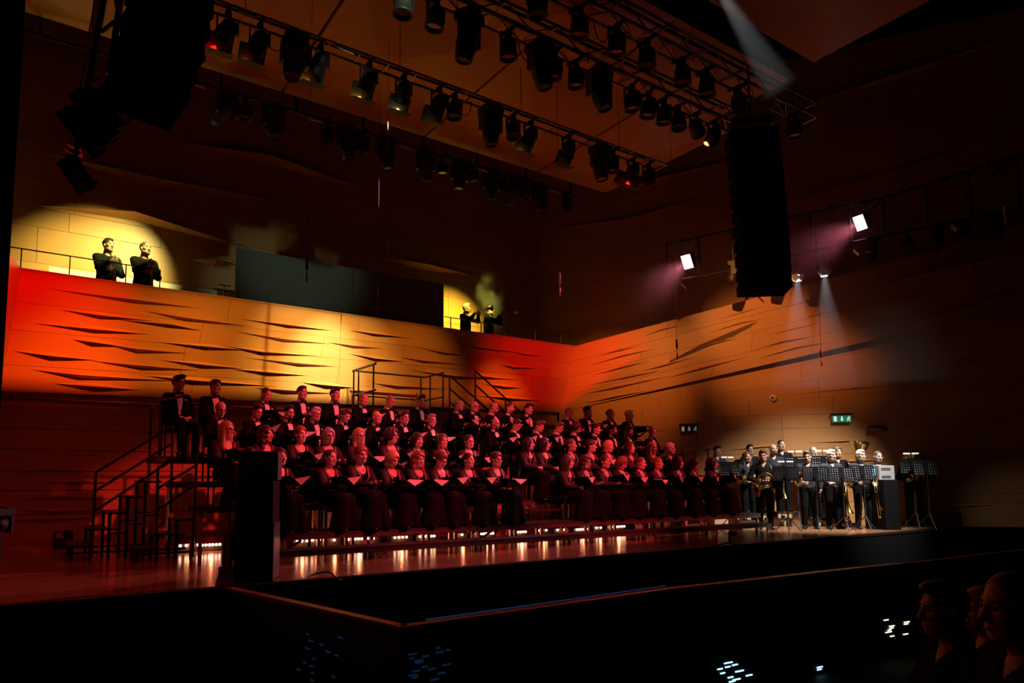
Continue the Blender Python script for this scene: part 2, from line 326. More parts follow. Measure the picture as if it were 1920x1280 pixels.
# ------------------------------------------------------------------ ceiling reflectors: veneer panels hung under a dark roof
roof = MB().box((8, 5, 14.6), (44, 36, .2)).build('ceiling', M_MATT); roof['kind'] = 'structure'
CZ = 9.0
def reflector(x0, x1, y0, y1, z, seed):
    rnd = random.Random(seed); t = .09
    cx, cy = rnd.uniform(x0+.3*(x1-x0), x1-.3*(x1-x0)), rnd.uniform(y0+.35*(y1-y0), y1-.35*(y1-y0))
    m = MB(); q = [(x0, y0), (x1, y0), (x1, y1), (x0, y1)]
    m.add([(a, b, z) for a, b in q]+[(cx, cy, z-.16)]+[(a, b, z+t) for a, b in q],
          [(1, 0, 4), (2, 1, 4), (3, 2, 4), (0, 3, 4), (5, 6, 7, 8), (0, 1, 6, 5), (1, 2, 7, 6), (2, 3, 8, 7), (3, 0, 5, 8)])
    return m.build('reflector_panel', W_CEIL, roof)
pA = onz(1137, 362, CZ); pA2 = onz(1380, 258, CZ); pB = onz(1482, 150, CZ); pC = onz(1527, 118, CZ)
jx = [float(onz(528, 175, CZ)[0]), float(onz(1010, 321, CZ)[0])]
xsA = [jx[0]-7.5, jx[0]-3.4, jx[0], (jx[0]+jx[1])/2, jx[1], float(pA[0])]
for i, (a, b) in enumerate(zip(xsA, xsA[1:])): reflector(a+.03, b-.03, float(pA2[1]), float(pA[1]), CZ, 30+i)
xsB = [-4., 1., 5., 9., float(pB[0])]
for i, (a, b) in enumerate(zip(xsB, xsB[1:])): reflector(a+.03, b-.03, float(pB[1]), float(pA2[1])-.08, CZ, 40+i)
xsC = [-4., 2., 7., float(pC[0])]
for i, (a, b) in enumerate(zip(xsC, xsC[1:])): reflector(a+.03, b-.03, 4.2, float(pC[1]), CZ, 50+i)
# ------------------------------------------------------------------ lighting trusses
TZ = 8.0
def truss(name, x0, x1, y, z, label, box=True, g='lighting trusses over the stage'):
    t = thing(name, label, 'truss', (x0, y, z), 0, g); L = x1-x0; w = .29
    ch = [(0, -w/2), (0, w/2)] + ([(w, -w/2), (w, w/2)] if box else [])
    for dz, dy in ch: MB().tube([(0, dy, dz), (L, dy, dz)], .025, 8).build('chord', M_TRUSS, t)
    m = MB(); n = int(L/.5)
    for i in range(n):
        a, b = L*i/n, L*(i+1)/n
        m.tube([(a, -w/2, 0), (a, w/2, 0)], .012, 6)
        if i % 2 == 0: m.tube([(a, -w/2, 0), (b, w/2, 0)], .01, 5) if box else None
        if box:
            for dy in (-w/2, w/2): m.tube([(a, dy, 0 if i % 2 else w), (b, dy, w if i % 2 else 0)], .012, 5)
            m.tube([(a, -w/2, w), (a, w/2, w)], .012, 5)
    m.tube([(L, -w/2, 0), (L, w/2, 0)], .02, 6)
    if box: m.tube([(L, -w/2, w), (L, w/2, w)], .02, 6); m.tube([(L, -w/2, 0), (L, -w/2, w)], .02, 6); m.tube([(L, w/2, 0), (L, w/2, w)], .02, 6)
    o = m.build('lattice', M_TRUSS, t); o['kind'] = 'stuff'
    m = MB()
    MB().tube([(.3, 0, w+.04 if box else .06), (L-.3, 0, w+.04 if box else .06)], .03, 6).build('cable_loom', M_BLACK, t)
    for k in range(5):
        xx = L*(k+.5)/5; MB().tube([(xx, 0, .02), (xx, 0, CZ-z+.05 if k % 2 else 14.5-z)], .006, 5).build('hanging_wire', M_STEEL, t)
    return t
e1, e2, e3, e4 = onz(1240, 314, TZ), onz(1376, 242, TZ), onz(1518, 226, TZ), ony(1078, 366, 12.9)
truss('lighting_truss', -1.5, float(e1[0]), float(e1[1]), TZ, 'flat ladder truss with wash lights under the red wooden reflector', False)
truss('lighting_truss', -1.5, float(e2[0]), float(e2[1]), TZ, 'box truss with crowded black lamps between the two wooden reflectors')
truss('lighting_truss', 1.0, float(e3[0]), float(e3[1]), TZ, 'box truss whose bare end sticks out past the hanging speaker column')
bar = thing('lighting_bar', 'single black pipe with lamps hung below the reflector edge by the back wall', 'pipe', (-1, 12.9, float(e4[2])))
MB().tube([(0, 0, 0), (float(e4[0])+1, 0, 0)], .03, 8).build('pipe', M_STEEL, bar)
for k in range(9): MB().box((.8+k*1.5, 0, .32), (.05, .05, .62)).build('drop_arm', M_STEEL, bar)
# ------------------------------------------------------------------ lamp fixtures (shared meshes)
M_LENS = mat('dark_lens', (.02, .02, .025), .15)
M_CARD = mat('warm_lit_card', (.85, .74, .60), .8)  # tan tint paints in the warm stage light on the cards
def R4(rx=0, ry=0, rz=0): return Euler((rx, ry, rz)).to_matrix().to_4x4()
_w = {}
m = MB(); m.box((0, 0, -.04), (.09, .07, .08)); m.box((0, 0, -.012), (.05, .36, .03)); _w['clamp'] = m.mesh('clamp', M_BLACK)
m = MB(); m.box((0, 0, -.09), (.30, .04, .02)); m.box((-.15, 0, -.2), (.015, .05, .24)); m.box((.15, 0, -.2), (.015, .05, .24)); _w['yoke'] = m.mesh('yoke', M_BLACK)
m = MB(); m.lathe([(0, -.12), (.06, -.12), (.085, -.16), (.12, -.2), (.132, -.3), (.135, -.42), (.145, -.425), (.145, -.45), (.12, -.45), (.12, -.41), (0, -.41)], n=14); _w['can'] = m.mesh('can', M_BLACK, True)
m = MB(); m.lathe([(0, -.415), (.118, -.415)], n=14); _w['lens'] = m.mesh('lens', M_LENS)
_h = {}
m = MB(); m.box((0, 0, -.085), (.36, .32, .13)); m.box((0, 0, -.012), (.1, .36, .03)); _h['base'] = m.mesh('base', M_BLACK)
m = MB(); m.box((-.19, 0, -.3), (.05, .16, .34)); m.box((.19, 0, -.3), (.05, .16, .34)); m.box((0, 0, -.16), (.42, .18, .05)); _h['yoke'] = m.mesh('yoke', M_BLACK)
m = MB(); m.lathe([(0, -.2), (.12, -.21), (.155, -.28), (.16, -.5), (.14, -.62), (.125, -.72), (.1, -.73), (.1, -.7), (0, -.7)], n=14); _h['head'] = m.mesh('head', M_BLACK, True)
m = MB(); m.lathe([(0, -.705), (.098, -.705)], n=14); _h['lens'] = m.mesh('lens', M_LENS)
def fixture(kit, name, label, loc, rx=0, ry=0, rz=0, sc=1., group=None, up=('clamp', 'base', 'yoke')):
    t = thing(name, label, 'stage light', loc, rz, group); t.scale = (sc,)*3
    for k, me in kit.items():
        o = inst(k, me, t)
        if k not in up:
            piv = Matrix.Translation((0, 0, -.28)); o.matrix_local = piv@R4(rx, ry, 0)@piv.inverted()
    return t
def along(y, z, pix): return Vector((float(onpl(pix[0], pix[1], (0, y, 0), (0, 1, 0))[0]), y, z))
rf = random.Random(3)
rigs = [('the ladder truss under the red reflector', float(e1[1]), TZ-.02, [(427, 50), (487, 75), (600, 112), (692, 142), (757, 165), (823, 187), (852, 200), (962, 235), (995, 247), (1066, 270), (1149, 298), (1187, 310), (1216, 322)], [(553, 100), (920, 228), (1125, 297)]),
        ('the box truss between the reflectors', float(e2[1]), TZ-.02, [(757, 10), (817, 35), (953, 93), (1040, 128), (1080, 142), (1185, 185), (1216, 198), (1245, 208), (1272, 217), (1305, 237), (1338, 250)], [(880, 70), (1013, 120), (1123, 168)]),
        ('the truss that ends past the speaker column', float(e3[1]), TZ-.02, [(1007, 12), (1087, 45), (1157, 78), (1213, 102), (1280, 135), (1325, 155), (1385, 185), (1490, 235)], []),
        ('the pipe along the back wall', 12.9, float(e4[2])-.008, [(460, 190), (615, 240), (680, 258), (830, 300), (887, 312), (945, 335), (985, 345), (1063, 378)], [(425, 210), (512, 230), (650, 272), (722, 292), (797, 312), (862, 328), (920, 345), (968, 355), (1012, 372)])]
ORD = ['last', 'second', 'third', 'fourth', 'fifth', 'sixth', 'seventh', 'eighth', 'ninth', 'tenth', 'eleventh', 'twelfth', 'thirteenth', 'fourteenth', 'fifteenth', 'sixteenth', 'seventeenth']
def ordw(i): return ('last' if i == 0 else ORD[i]+' from the end')
FIXW, FIXH = {}, {}
for k_, (nm, yy, zz, ws_, hs_) in enumerate(rigs):
    for i, p in enumerate(ws_): FIXW[k_, i] = fixture(_w, 'wash_light', 'black wash light, '+ordw(len(ws_)-1-i)+' on '+nm, along(yy, zz, p), rf.uniform(-.15, .2), rf.uniform(-.1, .1), rf.uniform(-.2, .2), 1., 'wash lights on '+nm)
    for i, p in enumerate(hs_): FIXH[k_, i] = fixture(_h, 'moving_head_light', 'black moving-head light, '+ordw(len(hs_)-1-i)+' on '+nm, along(yy, zz, p), rf.uniform(-.25, .25), rf.uniform(-.15, .15), rf.uniform(-.5, .5), 1., 'moving heads on '+nm)
def switch_on(t, tgt, power, col, ang, reach, rad):
    """turn a hung lamp towards its target and give it its light, just outside the lens"""
    t.rotation_euler = (0, 0, 0); piv = Matrix.Translation((0, 0, -.28)); aim = (V(tgt)-V(t.location)-Vector((0, 0, -.28))).normalized()
    R = aim.to_track_quat('-Z', 'Y').to_matrix().to_4x4()
    for c in t.children:
        if c.name.split('.')[0] in ('can', 'lens', 'head'): c.matrix_local = piv@R@piv.inverted()
    L = V(t.location)+Vector((0, 0, -.28))+aim*reach
    spot(t.name.replace('.', '_')+'_beam', L, tgt, power, col, ang, 1., rad); return L
# wall washes: lamps of the ladder truss turned to the veneer band, each with two added flaps that trim its beam
WASH = [(5, (612, 690), 5800, (1, .90, .50), 22), (4, (610, 705), 2800, (1, .72, .20), 42), (3, (430, 740), 1150, (1, .42, .045), 50), (2, (240, 740), 1050, (1, .27, .018), 44), (1, (110, 740), 1900, (1, .18, .008), 26),
        (8, (760, 740), 950, (1, .40, .04), 40), (0, (10, 640), 2100, (1, .003, .001), 46), (11, (1045, 725), 1300, (1, .006, .002), 60), (9, (945, 760), 2000, (1, .21, .009), 20)]
for i, wp, we, wc, wa in WASH:
    t = FIXW[0, i]; L = switch_on(t, wallp(*wp), we, wc, wa, .19, .004)-V(t.location)
    Lw = L+V(t.location); f_ = lambda yb, zb_: (zb_-Lw.z)*(.15/(yb-Lw.y))
    zlo = f_(WALLY+.25, lb.z+(cb.z-lb.z)*min(1, max(0, (wallp(*wp)[0]-lb.x)/(cb.x-lb.x)))-.03); zhi = f_(WALLY, ZT+.02); hw = .36 if i == 11 else .2
    for ya, za, zb_ in ((-.04, zlo-.03, zlo), (-.02, .11, zhi)):
        q = [L+Vector(v) for v in ((-hw, ya, za), (hw, ya, za), (hw, .15, zb_), (-hw, .15, zb_))]
        MB().hexa(q+[v+Vector((0, 0, .004)) for v in q]).build('barn_door', M_BLACK, t)
# right band: the last lamps of the box truss, turned to the side wall
switch_on(FIXW[1, 10], rw(1180, 690, .2), 1500, (1, .30, .05), 36, .19, .02)
switch_on(FIXW[1, 9], rw(1440, 620, .2), 1900, (1, .34, .07), 38, .19, .02)
# balcony: two moving heads of the back pipe
switch_on(FIXH[3, 0], ony(215, 478, 16.2), 3200, (1, .95, .26), 46, .47, .03)
switch_on(FIXH[3, 7], ony(868, 580, 16.0), 3400, (1, .97, .12), 42, .47, .03)
_cn = {}
def card(loc, rz, where, s=.27, tilt=.7):
    _cn[where] = _cn.get(where, 0)+1
    t = thing('number_card', (['first', 'second', 'third', 'fourth', 'fifth'][_cn[where]-1])+' small pale card along '+where, 'card', loc, rz, 'cards on '+where)
    o = MB().box((0, 0, 0), (s, s*.72, .012)).build('board', M_CARD, t); o.rotation_euler = (tilt, 0, 0)
    MB().tube([(0, 0, 0), (0, .1, .14)], .006, 5).build('hook', M_STEEL, t); return t
for nm, yy, zz, cs in [(rigs[0][0], float(e1[1])-.16, TZ-.06, [(463, 50), (645, 118), (1087, 270), (1203, 305)]), (rigs[1][0], float(e2[1])-.16, TZ-.06, [(783, 8), (982, 93), (1150, 157), (1322, 232)]),
                       (rigs[2][0], float(e3[1])-.16, TZ-.06, [(1122, 57), (1255, 115), (1470, 220)]), (rigs[3][0], 12.8, float(e4[2])-.12, [(370, 167), (590, 232), (763, 283), (905, 322), (1040, 361)])]:
    for p in cs: card(along(yy, zz, p), rf.uniform(-.15, .15), nm)
for yy, p in [(float(e1[1]), (515, 105)), (float(e1[1]), (870, 225)), (float(e2[1]), (987, 125)), (float(e3[1]), (1128, 90)), (float(e3[1]), (1432, 205))]:
    q = along(yy+.145, TZ, p); MB().tube([q+Vector((.16*math.cos(a), 0, .05-.32*math.sin(a))) for a in np.linspace(0, math.pi, 9)], .009, 5).build('cable_loop', M_BLACK)
    tag(bpy.data.objects[-1] if False else COL.objects[-1], 'slack black cable loop drooping '+{515: 'beside the first moving head of the ladder truss', 870: 'beside the middle moving head of the ladder truss', 987: 'under the box truss between the reflectors', 1128: 'under the truss that ends past the speaker column', 1432: 'in front of the top of the speaker column'}[p[0]], 'cable', 'cable loops under the trusses')
# ------------------------------------------------------------------ hanging line-array speakers
def line_array(label, pts, D, wdt, dpt, tilt0, tilt1, rz, gname):
    base = dep(*pts[-1], D); t = thing('line_array_speaker', label, 'loudspeaker', base)
    n = len(pts)
    for i, p in enumerate(pts):
        q = V(dep(*p, D))-V(base); a = tilt0+(tilt1-tilt0)*i/(n-1)
        h = (V(dep(*pts[min(i+1, n-1)], D))-V(dep(*pts[max(i-1, 0)], D))).length/(2 if 0 < i < n-1 else 1)*.96
        R = Euler((a, 0, rz)).to_matrix()
        c = [Vector((sx*wdt/2, (-dpt/2 if k else dpt/2), (h/2 if k else h*.36)*sz)) for k in (0, 1) for sx, sz in ((-1, -1), (1, -1), (1, 1), (-1, 1))]
        cab = MB().hexa([q+R@v for v in c]).build('speaker_cabinet', M_MATT, t)
        MB().box(q+R@Vector((0, -dpt/2-.012, 0)), (wdt*.93, .02, h*.86), R=R).build('grille', M_MATT, cab)
        for sx in (-1, 1): MB().box(q+R@Vector((sx*(wdt/2+.012), 0, 0)), (.024, dpt*.6, h*.3), R=R).build('rigging_bracket', M_MATT, cab)
    top = V(dep(*pts[0], D))-V(base)
    MB().box(top+Vector((0, 0, .28)), (wdt*.9, dpt*.9, .12), rz).build('flying_frame', M_STEEL, t)
    MB().tube([top+Vector((0, 0, .3)), Vector((top.x, top.y, 14.4-base[2]))], .02, 6).build('chain', M_STEEL, t)
    return t
line_array('tall black speaker column hanging above the brass players', [(1408+3.4*i-.25*i*i*.4, 262+27.5*i) for i in range(11)], 12.6, .84, .5, .05, -.16, -.7, None)
line_array('wide black speaker column hanging close over the left side of the stage', [(322, -40), (318, 5), (311, 50), (301, 95), (288, 138), (272, 178)], 6.2, .62, .48, .12, -.38, .25, None)
# flood lights hanging below the near truss stub beside the left speaker
tl = thing('lighting_boom', 'black vertical boom with cables beside the close speaker column', 'pipe', dep(170, 330, 6.6))
o0 = V(tl.location)
for a, b, r in [((205, -60), (160, 190), .03), ((235, -60), (205, 140), .03), ((215, 40), (190, 60), .02), ((160, 190), (140, 300), .022)]: MB().tube([V(dep(*a, 6.6))-o0, V(dep(*b, 6.6))-o0], r, 8).build('pipe', M_STEEL, tl)
MB().tube([V(dep(x, y, 6.5))-o0 for x, y in [(180, -20), (172, 40), (165, 75), (160, 120), (150, 165), (146, 200), (150, 235)]], .01, 6).build('hanging_cable', mat('pale_cable', (.3, .3, .3), .5), tl)
MB().tube([V(dep(x, y, 6.5))-o0 for x, y in [(215, -10), (222, 25), (230, 70)]], .018, 6).build('lamp_tube', mat('grey_tube', (.2, .2, .2), .35), tl)
def flood(px, D, R, s, label, col):
    t = thing('flood_light', label, 'stage light', dep(*px, D)); t.rotation_euler = R; t.scale = (s,)*3
    MB().box((0, 0, 0), (.5, .3, .16)).build('housing', M_BLACK, t, bevel=.02)
    for k in (-.18, -.06, .06, .18): MB().box((k, 0, .09), (.09, .28, .025)).build('cooling_fin', col, t)
    MB().box((0, -.16, 0), (.46, .03, .14)).build('lens', M_LENS, t)
    for sx in (-1, 1): MB().box((sx*.27, 0, .08), (.02, .06, .26)).build('yoke', M_STEEL, t)
    MB().box((0, .02, -.1), (.62, .02, .2)).build('barn_door', M_BLACK, t)
mg = mat('grey_metal', (.09, .09, .09), .5)
flood((190, 205), 6.4, (.5, .55, .5), .78, 'upper of two stacked black flood lights below the close speaker column', mg)
flood((165, 240), 6.5, (.5, .6, .5), .78, 'lower of two stacked black flood lights below the close speaker column', mg)
flood((147, 325), 6.7, (.6, .5, .9), .62, 'small dark flood light at the foot of the boom, lens down', mat('dark_grey_metal', (.05, .05, .05), .5))
card(dep(137, 283, 6.6), .4, 'the boom by the close speaker column', .17, 1.1)
# black masking drape at the side of the proscenium
dr = MB(); pts = []
for i in range(40): pts.append((-1.05+i*.02*1.0, 3.3+.03*math.sin(i*1.1)))
a0_ = dep(48, 0, 3.4); xr = float(a0_[0])
for i in range(30):
    xa, xb = xr-.03*(i+1), xr-.03*i; ya, yb = float(a0_[1])+.02*math.sin((i+1)*.9), float(a0_[1])+.02*math.sin(i*.9)
    dr.hexa([(xa, ya, -1.25), (xb, yb, -1.25), (xb, yb+.02, -1.25), (xa, ya+.02, -1.25), (xa, ya, 8), (xb, yb, 8), (xb, yb+.02, 8), (xa, ya+.02, 8)])
tag(dr.build('masking_drape', M_MATT), 'tall black cloth drape hanging at the edge of the stage opening', 'curtain')
# ------------------------------------------------------------------ lamp ladder on the right wall
RO = 1.5
def rp(x, y, o=RO): return rw(x, y, o)
lad = thing('lamp_ladder', 'long black pipe ladder carrying lamps along the right wall', 'pipe', rp(1520, 480)); lo = V(lad.location)
def pipe(pp, r=.028, nm='pipe'): MB().tube([rp(*p)-lo for p in pp], r, 8).build(nm, M_STEEL, lad)
pipe([(1250, 458), (1345, 437), (1480, 408), (1650, 372), (1780, 333), (1920, 287), (1990, 262)]); pipe([(1280, 524), (1400, 500), (1500, 475), (1640, 445), (1780, 418), (1920, 388), (1990, 372)])
for a, b in [((1250, 458), (1253, 528)), ((1310, 446), (1313, 517)), ((1372, 432), (1376, 505)), ((1518, 400), (1524, 470)), ((1590, 385), (1597, 456)), ((1655, 371), (1662, 441)), ((1735, 347), (1741, 427)), ((1815, 322), (1822, 410)), ((1905, 292), (1912, 392))]: pipe([a, b], .03, 'rung')
for p in [(1480, 408), (1560, 391), (1620, 378), (1420, 420), (1770, 336), (1860, 307)]: MB().box(rp(*p)-lo, (.16, .12, .1)).build('clamp', M_STEEL, lad)
for (p, q) in [((1310, 446), 1000), ((1655, 371), 1000), ((1905, 292), 1000)]:
    w0 = rp(*p)-lo; MB().tube([w0, w0-rn*(RO+.9)], .03, 6).build('wall_bracket', M_STEEL, lad)
M_PINK = mat('pink_lamp_glass', (1, .75, .8), .3, emit=(1, .45, .52), estr=10)
M_WLENS = mat('white_lamp_glass', (1, 1, 1), .3, emit=(.95, .97, 1), estr=14)
def ladder_flood(px, label):
    t = thing('flood_light', label, 'stage light', rp(*px)); aim = (Vector((5., 9.5, 1.0))-Vector(t.location)).normalized()
    t.rotation_euler = aim.to_track_quat('-Z', 'Y').to_euler()
    MB().box((0, 0, .1), (.3, .42, .16)).build('housing', M_BLACK, t, bevel=.02)
    MB().box((0, 0, .012), (.24, .36, .02)).build('lens', M_PINK, t)
    for s in (-1, 1): MB().box((s*.17, 0, .1), (.015, .05, .3)).build('yoke', M_STEEL, t)
    l = spot('pink_flood_beam', V(t.location)+aim*.06, V(t.location)+aim*6, 2600, (1, .2, .28), 38, 1., .1)
ladder_flood((1288, 491), 'lit pink-white flood light nearer the wall corner on the pipe ladder')
ladder_flood((1612, 418), 'lit pink-white flood light beside the white spots on the pipe ladder')
def ladder_spot(px, label, tgt):
    L = rp(*px); t = thing('profile_spot', label, 'stage light', L); aim = (V(tgt)-L).normalized(); t.rotation_euler = aim.to_track_quat('-Z', 'Y').to_euler()
    MB().lathe([(0, .42), (.09, .42), (.11, .38), (.11, .12), (.085, .1), (.085, 0), (.075, 0), (.075, .04), (0, .04)], n=14).build('barrel', M_BLACK, t, True)
    MB().lathe([(0, .035), (.074, .035)], n=14).build('lens', M_WLENS, t)
    wh = mat('white_barn_door', (.75, .75, .78), .5)
    for s, ax in ((-1, 0), (1, 0), (-1, 1), (1, 1)):
        p = Vector((s*.115, 0, -.06)) if ax == 0 else Vector((0, s*.115, -.06)); R = Euler((0, s*.45, 0) if ax == 0 else (-s*.45, 0, 0)).to_matrix()
        MB().box(p, (.008, .15, .15) if ax == 0 else (.15, .008, .15), R=R).build('barn_door', wh, t)
    MB().box((0, .16, .22), (.04, .1, .04)).build('clamp', M_STEEL, t)
    spot('brass_white_top', L+aim*.02, tgt, 1500, (.96, .97, 1), 26, .25, .05)
ladder_spot((1495, 517), 'lit white spot with barn doors, nearer the hanging speaker column', (15.6, 9.3, 0))
ladder_spot((1545, 508), 'lit white spot with barn doors, nearer the pink flood light', (16.6, 8.8, 0))
gl = 'dark lamps on the pipe ladder'
for lw, (p, kit, nm, s) in zip(['left of the speaker column', 'behind the speaker column', 'under the second pink flood', 'just past the second pink flood', 'with the longest body', 'beside the far pale card', 'at the far end'], [((1375, 490), _h, 'moving_head_light', .8), ((1437, 480), _h, 'moving_head_light', .8), ((1635, 447), _h, 'moving_head_light', .85), ((1700, 432), _w, 'wash_light', .9), ((1757, 421), _h, 'moving_head_light', .9), ((1808, 412), _w, 'wash_light', 1.), ((1868, 400), _h, 'moving_head_light', .8)]):
    fixture(kit, nm, 'unlit black '+('wash light' if kit is _w else 'moving-head light')+' on the pipe ladder, '+lw, rp(*p), .2, .1, .6, s, gl)
for p in [(1605, 473), (1282, 537), (1408, 513), (1788, 427)]: card(rp(*p), .5, 'the pipe ladder on the right wall', .24, .9)
pk = MB(); pk.box((0, 0, 0), (.3, .1, .01)); pk = pk.build('barn_door_leaf', mat('pale_leaf', (.6, .6, .6), .6)); pk.location = rp(1630, 470); pk.rotation_euler = (.4, -.5, .3); tag(pk, 'pale metal flap beside the pipe ladder lamps', 'lamp flap')
# ------------------------------------------------------------------ balcony: rails, grey screen, ledge with painted light
PY = WALLY+.08
def railing(name, label, pts, posts, zr, y=PY):
    t = thing(name, label, 'railing', (float(ony(*pts[0], y)[0]), y, ZT)); o = V(t.location)
    x0, x1 = float(ony(*pts[0], y)[0]), float(ony(*pts[1], y)[0])
    MB().box(((x0+x1)/2-o.x, 0, zr), (x1-x0, .025, .018)).build('handrail', mat('rail_metal', (.12, .12, .1), .45, .6), t)
    for p in posts: MB().box((float(ony(p, pts[0][1]+(p-pts[0][0])*.17, y)[0])-o.x, 0, zr/2), (.02, .02, zr)).build('post', mat('rail_metal', (.12, .12, .1), .45, .6), t)
railing('balcony_rail', 'thin metal rail on the balcony in front of the two waiting trumpeters', ((0, 470), (300, 512)), (40, 131, 236, 300), .42)
railing('balcony_rail', 'thin metal rail on the balcony in front of the two playing trumpeters', ((833, 600), (1070, 640)), (845, 902, 954, 1004, 1052), .34)
railing('balcony_rail', 'short bare rail post stub beside the grey balcony screen', ((410, 530), (432, 535)), (420,), .3)
sc0, sc1 = ony(443, 462, WALLY+.3), ony(831, 535, WALLY+.3)
scz = (float(sc0[2])+float(sc1[2]))/2
sp = thing('balcony_screen', 'long plain grey board standing on the balcony parapet', 'screen', (float(sc0[0]), WALLY+.3, ZT-.88))
MB().box(((sc1[0]-sc0[0])/2, 0, (scz-ZT+.88)/2), (float(sc1[0]-sc0[0]), .05, scz-ZT+.88)).build('board', M_GREY, sp)
for k in (.15, .5, .85): MB().box(((sc1[0]-sc0[0])*k, .3, .3), (.05, .5, .6)).build('rear_brace', M_BLACK, sp)
lg0, lg1 = ony(92, 500, UY-.35), ony(430, 560, UY-.35)
lz = float(lg0[2])
lg = MB().box(((lg0[0]+lg1[0])/2, UY-.22, (ZT-.88+lz)/2), (float(lg1[0]-lg0[0]), .34, lz-ZT+.88)).build('balcony_bench', mat('bench_light_pool', (.8, .78, .66), .6)); tag(lg, 'long bench block paled by painted light against the balcony wall behind the waiting trumpeters', 'bench')  # pale colour paints in the overexposed pool of light on the wall base
# small chair backs on the balcony behind the players
# ------------------------------------------------------------------ wall fittings on the right
def on_wall(px, off=.04): return rw(px[0], px[1], off)
arz = math.atan2(rn.y, rn.x)+math.pi/2
def exit_sign(px, label, lit):
    t = thing('exit_sign', label, 'exit sign', on_wall(px, .1), arz)
    MB().box((0, 0, .13), (.5, .1, .03)).build('bracket', M_STEEL, t)
    MB().box((0, 0, 0), (.44, .05, .17)).build('panel', mat('sign_green' if lit else 'sign_dark', (.02, .22, .13) if lit else (.02, .012, .01), .5, emit=(.02, .25, .15) if lit else None, estr=.35 if lit else 0), t)
    wm = mat('sign_white' if lit else 'sign_dim_white', (.85, .9, .85), .5, emit=(.8, 1, .9), estr=.55 if lit else .12)
    MB().box((-.16, -.028, 0), (.07, .006, .13)).build('door_symbol', wm, t)
    MB().add([(-.02, -.031, .06), (.02, -.031, .06), (.02, -.031, -.01), (.05, -.031, -.01), (0, -.031, -.065), (-.05, -.031, -.01), (-.02, -.031, -.01)], [tuple(range(7))]).build('arrow_symbol', wm, t)
    f = MB(); f.ball((.175, -.03, .055), (.016, .004, .016), 8)
    for a, b in [((.165, .035), (.14, -.01)), ((.14, -.01), (.115, -.055)), ((.14, -.01), (.17, -.03)), ((.17, -.03), (.19, -.06)), ((.165, .03), (.2, .01)), ((.16, .03), (.125, .02))]: f.tube([(a[0], -.03, a[1]), (b[0], -.03, b[1])], .011, 5)
    f.build('running_figure', wm, t)
exit_sign((1578, 785), 'lit green exit sign above the brass players', True)
exit_sign((1292, 804), 'dim exit sign on the dark wall near the end of the choir', False)
dc = thing('dome_camera', 'small white dome camera on the wall under the veneer band', 'camera', on_wall((1449, 746), .05)); dc.rotation_euler = (0, 0, arz)
MB().ball((0, -.02, 0), (.09, .07, .09), 14).build('dome', mat('white_plastic', (.7, .68, .66), .4), dc, True); MB().ball((-.03, -.085, 0), (.035, .02, .035), 10).build('lens', M_LENS, dc, True)
wc = thing('wall_projector', 'small black lamp on a short wall arm beside the lit exit sign', 'wall lamp', on_wall((1648, 802), .03), arz)
MB().box((.08, -.08, -.02), (.03, .2, .03)).build('arm', M_BLACK, wc); MB().box((-.12, -.14, .02), (.3, .1, .07)).build('body', M_BLACK, wc); MB().ball((.08, -.17, -.05), .06, 8).build('joint', M_BLACK, wc)
# ------------------------------------------------------------------ microphones hung on wires
def hung_mic(x, y0, y1, D, label, pale=False):
    b = V(dep(x, y1, D)); tp = V(dep(x, y0, D)); t = thing('hanging_microphone', label, 'microphone', b)
    h = tp.z-b.z; MB().tube([(0, 0, h*.98), (0, 0, 14.4-b.z)], .0035, 4).build('wire', mat('mic_wire', (.10, .10, .10), .4) if pale is None else M_STEEL, t)
    MB().lathe([(0, h*.0), (.012, 0), (.014, h*.3), (.006, h*.32), (.006, h*.5), (.022, h*.52), (.022, h*.95), (0, h)], n=8).build('capsule', mat('mic_pale', (.6, .6, .58), .35) if pale else M_BLACK, t, True)
hung_mic(575, 483, 528, 10.0, 'black microphone on the longest wire in front of the grey screen', None)
hung_mic(725, 440, 494, 11.5, 'slim microphone hanging above the top edge of the grey screen')
hung_mic(708, 533, 588, 12.5, 'slim microphone hanging in front of the grey screen')
hung_mic(1050, 508, 556, 13.0, 'slim microphone hanging right of the playing trumpeters', True)
hung_mic(1270, 634, 672, 13.5, 'slim dark microphone hanging before the red end of the right wall')
hung_mic(1541, 652, 686, 13.5, 'black and silver microphone hanging under the white spots', True)
hung_mic(1886, 385, 418, 10.5, 'bright thin microphone wire hanging at the far end of the pipe ladder', True)
